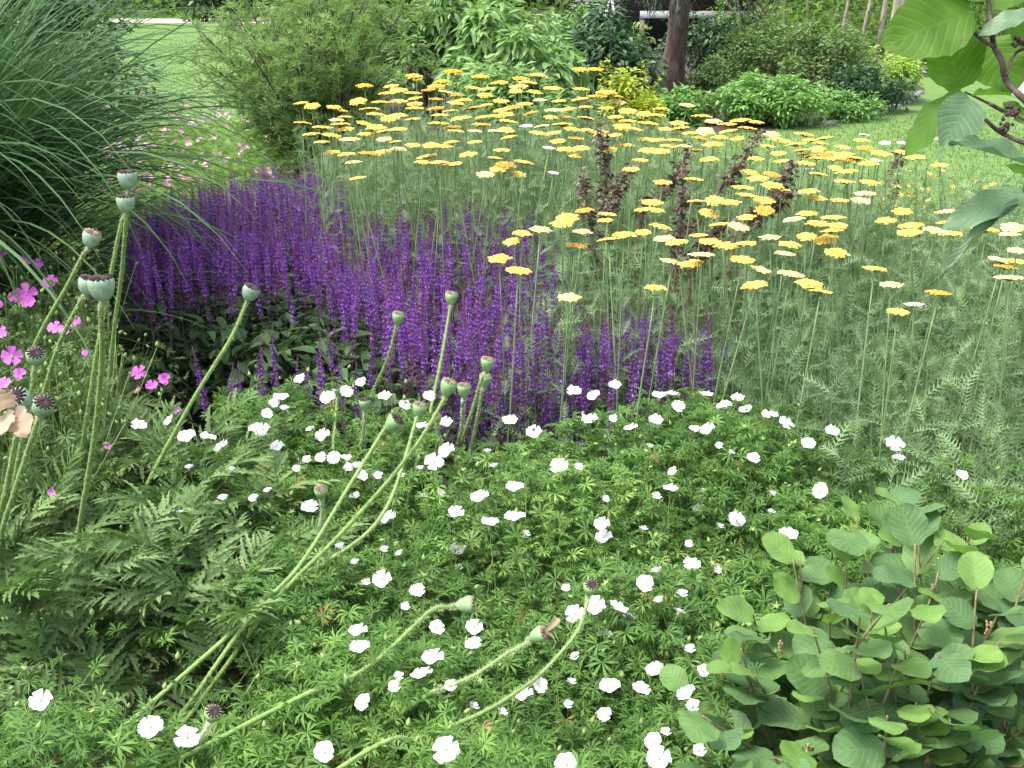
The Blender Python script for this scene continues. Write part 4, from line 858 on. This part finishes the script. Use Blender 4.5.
def yarrow_head(v, m):
    r = np.random.RandomState(100+v); g = Geo(); k = 74; i = np.arange(k); rad = np.sqrt((i+.5)/k)*(1+r.normal(0, .04, k)); a = i*2.39996+r.normal(0, .1, k)
    lob = 1+.10*np.cos(5*a+v)+.06*np.cos(9*a+2*v); x = rad*np.cos(a)*lob; y = rad*np.sin(a)*lob*r.uniform(.85, 1)
    z = -.22*rad**2+r.normal(0, .035, k)
    D = tmpl([(cos(2*pi*j/6), sin(2*pi*j/6), -.55) for j in range(6)]+[(cos(2*pi*j/6+.5)*.6, sin(2*pi*j/6+.5)*.6, .25) for j in range(6)]+[(0, 0, .38)], [(j, (j+1) % 6, 6+(j+1) % 6, 6+j) for j in range(6)]+[(6+j, 6+(j+1) % 6, 12) for j in range(6)])
    g.add(D, rot(r.uniform(0, 6, k), r.normal(0, .15, k), r.normal(0, .15, k)), np.stack([x, y, z], 1), np.full(k, .135)*r.uniform(.85, 1.2, k), mat=0)
    for j in range(11):
        a = 2*pi*j/11; q = r.uniform(.5, .9); g.add(tube(spline([(0, 0, -.62), (cos(a)*q*.5, sin(a)*q*.5, -.42), (cos(a)*q, sin(a)*q, -.26)], 3), [.05, .05, .045, .045, .04, .04, .035], 4), mat=1)
    g.add(lathe([(.02, -.5), (.45, -.32), (.85, -.26), (.90, -.20)], 14), mat=1)
    return g.mesh('flower_head', [m, M['yar_under']])
HEADS = {c: [yarrow_head(v, M[mm]) for v in range(n_)] for c, mm, n_ in (('g', 'yar_top', 6), ('p', 'yar_lit', 3), ('w', 'yar_white', 2), ('o', 'yar_old', 2))}
STEMS = []
for v in range(6):
    g = Geo(); g.add(tube(spline([(Nn(.04), Nn(.04), -.95), (Nn(.02), Nn(.02), -.45), (0, 0, -.012)], 5), np.linspace(.0032, .0018, 11), 5))
    for k in range(11):
        zz = -.10-.07*k; g.add(FEATH[k % 5], rot(U(0, 6.3), U(.3, .9), 0), [(0, 0, zz)], [.03+.05*min(1, k/6)], mat=1)
    STEMS.append(g.mesh('stem', [M['yar_stem'], M['yar_leaf']]))
seen, pts_ = [], []
for q in YH:
    if any(abs(q[0]-a)+1.5*abs(q[1]-b) < 5 for a, b in seen): continue
    seen.append(q)
items = []; big = sorted(seen, key=lambda q: -q[1])[:300]
for k, (px, py) in enumerate(big):
    z = float(np.interp(py, [68, 100, 200, 310], [.98, .93, .82, .72]))+Nn(.012); P = at_z(px, py, z); dpt = (P-C0)@FW
    c = 'w' if (px, py) in WHITE else ('p' if (px, py) in TOPLIT or U(0, 1) < .07 else ('o' if U(0, 1) < .07 else 'g')); rad = ywidth(py)*U(.85, 1.15)*.5*dpt/F*(.65 if c == 'w' else 1)
    o = thing('yarrow_stalk', None, 'yarrow', P, 'flat-topped yarrow flowers in the big drift'); o.rotation_euler = (Nn(.085)-.02, Nn(.10), U(0, 6.28))
    h = link('flower_head', HEADS[c][k % len(HEADS[c])], o); h.scale = (rad, rad, rad*.62); h.location = (0, 0, 0)
    st = link('stem', STEMS[k % 6], o); st.location = (0, 0, -rad*.36)
    items.append([o, px, py, {'g': 'golden yarrow head', 'p': 'top-lit pale yarrow head', 'w': 'small white yarrow head', 'o': 'dull amber yarrow head'}[c]])
name_all(items, [('the pine trunk', 674, 100), ('the golden shrub', 630, 100), ('the feathery shrub', 340, 95), ('the low hedge', 760, 112), ('the tallest dark-leaved shoot', 602, 130), ('the dark shoot by the hedge', 745, 150), ('the middle dark shoot', 684, 165), ('the front salvia tips', 640, 295), ('the salvia at the bed middle', 540, 235), ('the drooping overhanging leaf', 960, 220), ('the thin brown shoot', 895, 165), ('the far rhododendron', 500, 75), ('the low green shrub', 560, 90), ('the leftmost yarrow stalk', 303, 120), ('the back salvia spikes', 380, 170), ('the open lawn', 830, 135), ('the dark shoot at right', 790, 175), ('the yarrow leaves in front', 860, 300), ('the widest golden cluster', 690, 255), ('the pale yarrow heads', 785, 245), ('the yarrow block middle', 450, 115), ('the central yarrow rows', 530, 125), ('the tall yarrow pair', 588, 70), ('the front-right yarrow heads', 1005, 255)])

gf = Geo(); rest = sorted(seen, key=lambda q: -q[1])[300:]
if rest:
    P = np.array([at_z(px, py, float(np.interp(py, [68, 100, 200, 310], [.98, .93, .82, .72]))) for px, py in rest]); rad = np.array([ywidth(q[1])*.5 for q in rest])*((P-C0)@FW)/F; hv = yarrow_head(1, M['yar_top']); nv = len(hv.vertices)
    V = np.zeros(nv*3); hv.vertices.foreach_get('co', V); L_ = np.zeros(len(hv.loops), np.int32); hv.loops.foreach_get('vertex_index', L_); S_ = np.zeros(len(hv.polygons), np.int32); hv.polygons.foreach_get('loop_total', S_); mi = np.zeros(len(hv.polygons), np.int32); hv.polygons.foreach_get('material_index', mi)
    k0 = int((mi == 0).sum()); l0 = int(S_[:k0].sum()); t = (V.reshape(-1, 3), L_.astype(np.int64), S_.astype(np.int64), np.zeros((nv, 2)))
    gf.add((t[0], t[1][:l0], t[2][:k0], t[3]), rot(U(0, 6, len(P)), Nn(.1, len(P)), Nn(.1, len(P))), P, rad); gf.add((t[0], t[1][l0:], t[2][k0:], t[3]), None, P, rad, mat=1)
    gf.add(ND, rot(U(0, .1, len(P)), pi/2+Nn(.05, len(P)), 0), P*[1, 1, 0], np.stack([np.full(len(P), .005), P[:, 2]-.02, np.ones(len(P))], 1), mat=2)
    gf.build('far_yarrow_drift', [M['yar_top'], M['yar_under'], M['yar_stem']])['kind'] = 'stuff'
# yarrow leaves and unopened stems: one ferny mass
YF = [(322, 185), (318, 128), (420, 112), (560, 112), (640, 122), (700, 134), (780, 150), (900, 170), (1120, 175), (1120, 560), (1000, 500), (900, 468), (800, 425), (735, 392), (728, 330), (590, 318), (548, 330), (520, 300), (540, 235), (440, 205), (350, 200)]
x = U(-1.4, 3.2, 22000); y = U(1.9, 6.6, 22000); ht = np.interp(y, [2.1, 3.2, 5], [.52, .66, .78])*U(.75, 1.1, len(x)); kk = in_poly(proj(np.stack([x, y, ht*.95], 1)), YF)
x, y, ht = x[kk], y[kk], ht[kk]; ns = min(len(x), 3000); x, y, ht = x[:ns], y[:ns], ht[:ns]
fr_ = [at_z(a, b, .74) for a, b in seen if b > 205 and a < 720]      # leafy companions round the foremost stalks
for P in fr_: x = np.append(x, P[0]+Nn(.07, 4)); y = np.append(y, P[1]+Nn(.05, 4)); ht = np.append(ht, U(.36, .58, 4))
ns = len(x)
g = Geo(); lx, ly = Nn(.06, ns), Nn(.06, ns)
d = np.stack([lx, ly, ht], 1); ln = np.linalg.norm(d, axis=1)
g.add(BLADE, rot(np.arctan2(-d[:, 0], d[:, 1]), np.arcsin(d[:, 2]/ln), U(0, 3, ns)), np.stack([x, y, 0*x], 1), np.stack([np.full(ns, .0055), ln, np.ones(ns)], 1), mat=1)
for k in range(7):
    t = U(.15, 1, ns); p = np.stack([x, y, 0*x], 1)+d*t[:, None]; ti = rng.randint(0, 5, ns)
    for v in range(5):
        i = ti == v; m_ = i.sum(); g.add(FEATH[v], rot(U(0, 6.3, m_), U(-.1, 1.25, m_), Nn(.5, m_)), p[i], (.155-.09*t[i])*U(.7, 1.2, m_))
g.build('yarrow_foliage', [M['yar_leaf'], M['yar_stem']])['kind'] = 'stuff'

# dark-leaved shoots among the yarrow
DS = [([(600, 128), (603, 150), (606, 175), (604, 215), (598, 290)], 4.0, 'tallest dark purple-leaved shoot rising above the yarrow'),
      ([(632, 168), (618, 190), (606, 215), (600, 260)], 3.95, 'short dark side shoot right of the tallest dark one'),
      ([(582, 175), (586, 200), (592, 235), (596, 290)], 3.9, 'low dull purple shoot left of the tallest dark one'),
      ([(690, 143), (682, 165), (670, 185), (655, 200), (640, 225)], 4.0, 'slanting dark-leaved shoot in the middle of the yarrow'),
      ([(684, 165), (682, 200), (680, 230), (676, 270)], 3.7, 'upright dark shoot under the slanting middle one'),
      ([(760, 132), (745, 155), (733, 175), (720, 190), (700, 220), (682, 255)], 3.9, 'long slanting dark shoot reaching toward the low hedge'),
      ([(795, 163), (785, 180), (775, 195), (760, 215), (740, 245)], 3.8, 'dark shoot right of the long slanting one'),
      ([(793, 192), (778, 200), (760, 215), (735, 240)], 3.7, 'lower dark shoot crossing beneath the right-hand dark ones'),
      ([(910, 142), (898, 160), (893, 180), (890, 215)], 4.6, 'thin brown-leaved shoot near the overhanging leaf tip'),
      ([(725, 225), (712, 240), (700, 255), (690, 280)], 3.5, 'small dark shoot behind the wide golden yarrow cluster')]
DL = strip(1, .55, ovate, 4, 2, .45, .35, .05)
for pl, Y, lab in DS:
    Y -= .55 if Y < 4.5 else .3; P = [at_Y(a, b, Y+.02*i) for i, (a, b) in enumerate(pl)]; foot = P[-1]+(P[-1]-P[-2])*.5; foot[2] = 0; P.append(foot); root = thing('dark_leaved_shoot', lab, 'shrub shoot', foot, 'dark purple shoots in the yarrow'); Q = spline(P, 8)-foot
    Geo().add(tube(Q, np.linspace(.0025, .006, len(Q)), 6)).build('stem', M['dk_stem'], root, True)
    n = 210; t = U(0, 1, n)**1.2*.85; c = np.stack([np.interp(t, np.linspace(0, 1, len(Q)), Q[:, j]) for j in range(3)], 1)+rng.normal(0, .011, (n, 3))
    Geo().add(DL, rot(U(0, 6.3, n), U(-.5, .9, n), Nn(.5, n)), c, U(.012, .030, n)*np.interp(t, [0, .25, 1], [.7, 1.1, 1.15])).build('foliage', M['dk_leaf'], root)
# upright stems with small yellow flowers
for k, (px, py, lab) in enumerate(((893, 175, 'leafy upright stem with yellow dots beside the thin brown shoot'), (905, 168, 'leafy stem with small yellow flowers right of the brown shoot'), (928, 158, 'upright leafy stem, yellow dotted, below the lawn edge'), (945, 165, 'upright leafy stem just left of the drooping leaf'), (965, 180, 'leafy stem half hidden under the overhanging leaves'), (880, 190, 'shorter leafy stem before the pale yarrow heads'), (918, 185, 'shorter leafy stem covered in yellow dots'), (982, 178, 'leafy stem beneath the drooping leaf, few flowers'))):
    P = at_Y(px, py, 4.1+.1*(k % 3)); root = thing('yellow_flowered_stem', lab, 'flower stem', (P[0], P[1], 0), 'upright yellow-dotted stems'); hh = P[2]
    Geo().add(tube([(0, 0, 0), (.01, 0, hh*.5), (0, 0, hh)], [.005, .004, .002], 5)).build('stem', M['yar_stem'], root)
    n = 170; z = U(.15, 1, n)*hh; Geo().add(strip(1, .22, lance, 3, 2, .2, .3), rot(U(0, 6.3, n), U(.0, .9, n), 0), np.stack([0*z, 0*z, z], 1), U(.04, .08, n)*(1.15-.6*z/hh)).build('foliage', M['yb_leaf'], root)
    n = 16; z = U(.6, 1, n)*hh; a = U(0, 6.3, n); g = Geo(); g.add(STAR, rot(a, Nn(.5, n), Nn(.5, n)), np.stack([np.cos(a)*.04, np.sin(a)*.04, z], 1), U(.012, .02, n)); g.build('blossom', M['yar_top'], root)

# ------------------------------------------------------------------ tall ornamental grass, top left
mc = at_Y(-140, 250, 3.5); mc[2] = 0
mis = thing('ornamental_grass', 'tall dark ornamental grass clump with long drooping pale-ribbed blades', 'grass', mc)
def blade_t(L, W, a, e0, droop, n=14, tw=0.):
    """a long arching blade leaving the clump at elevation e0 and bending over"""
    V, uv, Fs = [], [], []; p = np.zeros(3); e = e0; ds = L/n
    ca = np.array([-sin(a), cos(a), 0]); sd_ = np.array([cos(a), sin(a), 0])
    for i in range(n+1):
        t = i/n; w_ = W*.5*max(.03, min(1, 6*t+.4)*(1-t**2.6)); nrm = -ca*sin(e)+np.array([0, 0, 1])*cos(e)
        sdd = sd_*cos(tw*t)+nrm*sin(tw*t)
        for c in (-1, 0, 1): V.append(p+sdd*c*w_-nrm*.12*w_*(1-abs(c))); uv.append(((c+1)/2, t))
        p = p+ds*(ca*cos(e)+np.array([0, 0, 1])*sin(e)); e -= droop/n*(.35+1.6*t)
    for i in range(n):
        for c in (0, 1): q = i*3+c; Fs.append((q, q+1, q+4, q+3))
    return tmpl(V, Fs, uv)
g = Geo()
for k in range(3600):
    a = U(0, 2*pi); r_ = U(0, .34); sh_ = k % 3 == 0
    g.add(blade_t(U(.8, 1.3) if sh_ else U(1.3, 1.95), U(.010, .017), a, U(.6, 1.5) if sh_ else U(1.2, 1.55), U(.8, 2.0) if sh_ else U(.7, 2.3), 14, Nn(.5)), None, [(cos(a+1.6)*r_, sin(a+1.6)*r_, 0)], var=[U(0, 1)])
o = g.build('inner_foliage', M['misc'], mis, True)
for k in range(84):
    a = U(-2.7, -.5)
    Geo().add(blade_t(U(1.6, 2.3), U(.014, .021), a, U(1.05, 1.45), U(1.7, 2.6), 18, Nn(.4)), None, [(Nn(.15), Nn(.15), 0)], var=[U(.3, .8)]).build('blade', M['misc'], mis, True)

# ------------------------------------------------------------------ rounded-leaf shrub, bottom right
ROUND = [strip(1, .90, obov, 10, 6, f, c, wv, .025, 4) for f, c, wv in ((.12, .12, .02), (.25, .05, .03), (.05, .25, .035), (.3, .15, .02), (.18, -.06, .03))]
fb = at_z(860, 800, .15); FB = np.array([.62, 1.52, 0.])
fo = thing('fothergilla_shrub', 'low shrub of rounded two-tone green leaves beside the cranesbill mound', 'shrub', FB)
def add_shoot(tip, foot, nl, new, sz, spent=False):
    md = (tip+foot)/2+np.array([Nn(.03), Nn(.03), .02]); Q = spline([foot, md, tip], 8)-FB
    sh_ = Geo().add(tube(Q, np.linspace(.0032, .0014, len(Q)), 6)).build('shoot', M['twig2'], fo, True)
    g = Geo(); dr = Q[-1]-Q[-4]; az0 = atan2(-dr[0], dr[1])
    for j in range(nl):
        t = 1-.105*j-U(0, .03); t = max(t, .12); p = np.array([np.interp(t, np.linspace(0, 1, len(Q)), Q[:, c]) for c in range(3)])
        s = (1 if j % 2 else -1); az = az0+s*U(.5, 1.7) if j else az0+Nn(.5); el = U(-.1, .6)+(.3 if j < 2 else -.05)
        young = j < new
        g.add(ROUND[rng.randint(5)], rot(az, el, Nn(.3)), [p], [sz*U(.8, 1.15)*(.85 if young else 1.08)], mat=1 if young else 0)
        g.add(tube([p, p+(Q[-1]-Q[-2])*.02+[0, 0, .002]], .001, 4), mat=2)
    g.build('foliage', [M['fo_leaf'], M['fo_new'], M['twig2']], sh_, True)
    if spent:
        n = 26; q = Q[-3]; z = U(0, .03, n); a = U(0, 6.3, n); Geo().add(BUD, rot(a, U(.2, 1, n), 0), q+np.stack([np.cos(a)*.003, np.sin(a)*.003, z], 1), U(.002, .0042, n)).build('spent_flower', M['catkin'], sh_)
FP = [(885, 490), (960, 520), (1040, 560), (1100, 640), (1100, 860), (700, 860), (690, 690), (745, 610), (775, 555), (830, 530)]
def fz(px, py): return .375+.20*math.exp(-((px-900)/170)**2-((py-560)/160)**2)
cnt = 0
for k in range(3000):
    if cnt >= 122: break
    px, py = U(690, 1100), U(480, 860)
    if not in_poly(np.array([[px, py]]), FP)[0]: continue
    z = fz(px, py)+Nn(.03)-(.09 if cnt % 3 == 2 else 0); tip = at_z(px, py, z); foot = np.array([FB[0]+(tip[0]-FB[0])*.45+Nn(.03), FB[1]+(tip[1]-FB[1])*.35+Nn(.03), .02]); cnt += 1
    add_shoot(tip, foot, 7, int(U(0, 1) < .5)*rng.randint(1, 3), .062, U(0, 1) < .25)
for (px, py, z, new) in ((903, 505, .58, 2), (918, 540, .55, 0), (965, 548, .56, 2), (800, 560, .50, 3), (845, 560, .50, 2), (868, 635, .5, 3), (905, 650, .5, 1), (683, 690, .36, 2), (765, 640, .42, 0), (815, 690, .44, 1), (720, 730, .34, 0), (930, 600, .52, 1), (1000, 640, .5, 1), (960, 770, .36, 0), (860, 760, .36, 1)):
    tip = at_z(px, py, z); add_shoot(tip, np.array([FB[0]+(tip[0]-FB[0])*.5, FB[1]+(tip[1]-FB[1])*.4, .02]), 6, new, .066, z == .42)

# ------------------------------------------------------------------ overhanging twig, top right
HZ = [strip(1, 1., lambda t: max(.04, sin(pi*min(1, t*.95+.03)**.85)**.7), 12, 6, f, c, wv, .03, 5) for f, c, wv in ((.15, .15, .03), (.25, .1, .04), (.05, .25, .03))]
D0 = 1.12
hb = np.array([at_d(1330, 300, D0)[0], 1.25, 0.])
hz = thing('witch_hazel', 'overhanging hazel-like branch with large ribbed leaves at the upper corner', 'shrub', hb)
def pd(px, py, d=D0): return at_d(px, py, d)-hb
ST = [[(988, -40), (988, 0), (992, 32), (994, 46), (1002, 62), (1007, 82), (1030, 105), (1075, 150)], [(963, 21), (980, 38), (994, 47)], [(990, 104), (1004, 111), (1022, 118), (1045, 132), (1075, 152)], [(985, 119), (1000, 132), (1024, 143), (1050, 150), (1075, 155)], [(1010, 200), (1026, 190), (1050, 185), (1085, 200)], [(965, 92), (990, 104)], [(1007, 75), (1014, 55), (1030, 45)]]
for s, r_ in zip(ST, (.0032, .002, .0026, .0026, .0022, .0013, .0016)):
    Q = spline([pd(a, b, D0+.01*(i % 2)) for i, (a, b) in enumerate(s)], 6); Geo().add(tube(Q, np.linspace(r_*.75, r_*1.15, len(Q)), 8)).build('twig', M['twig'], hz, True)
tr0 = pd(1075, 152); Q = spline([pd(1070, -60), tr0, pd(1120, 215), pd(1250, 330), (0, 0, .45), (0, 0, 0)], 8); Geo().add(tube(Q, np.linspace(.004, .014, len(Q)), 8)).build('stem', M['twig'], hz, True)
HL = [((972, 12), (886, 40), 74, (-.3, -.75, .35), 'wh_leaf', 1.10), ((963, 88), (938, 20), 64, (.1, -.9, .25), 'wh_leaf', 1.16), ((964, 93), (902, 142), 42, (-.5, -.45, .75), 'wh_leaf', 1.11), ((970, 98), (947, 142), 46, (.1, -.8, .6), 'wh_sky', 1.06), ((1034, 168), (953, 136), 26, (.1, -.4, .9), 'wh_sky', 1.04),
      ((1024, 194), (950, 214), 36, (-.1, -.55, .8), 'wh_sky', 1.08), ((1020, 202), (934, 268), 14, (-.6, -.2, .7), 'wh_sky', 1.07), ((988, 40), (1014, 90), 62, (.1, -.8, -.3), 'wh_leaf', 1.2), ((1030, 12), (981, 26), 24, (.1, -.5, .8), 'wh_sky', 1.1), ((985, 4), (1034, -22), 40, (0, -.6, .6), 'wh_leaf', 1.14),
      ((972, 96), (1012, 92), 11, (0, -.3, .9), 'wh_leaf', 1.1), ((1004, 102), (1036, 122), 20, (0, -.5, .7), 'wh_leaf', 1.13), ((1012, 40), (1040, 30), 30, (.1, -.7, .4), 'wh_leaf', 1.16), ((985, -2), (930, -30), 50, (0, -.5, .6), 'wh_leaf', 1.12), ((1040, 180), (1012, 160), 20, (0, -.4, .8), 'wh_leaf', 1.12)]
for k, (b, t, wpx, nrm, m_, d_) in enumerate(HL):
    B, T_ = pd(*b, d_), pd(*t, d_-.02*(k % 2)); L = np.linalg.norm(T_-B); W = wpx*d_/F
    tt = HZ[k % 3]; Geo().add((tt[0]*[W, L, L], tt[1], tt[2], tt[3]), frame(T_-B, nrm)[None], [B]).build('leaf', M[m_], hz, True)
g_ = [(1018, 46), (1011, 114), (1004, 128)]
for k, (px, py) in enumerate(g_):
    n = 14; Geo().add(BUD, rot(U(0, 6.3, n), U(-.5, 1.5, n), 0), pd(px, py)+rng.normal(0, .004, (n, 3)), U(.0025, .005, n)).build('seed_cluster', M['crown_d'], hz)
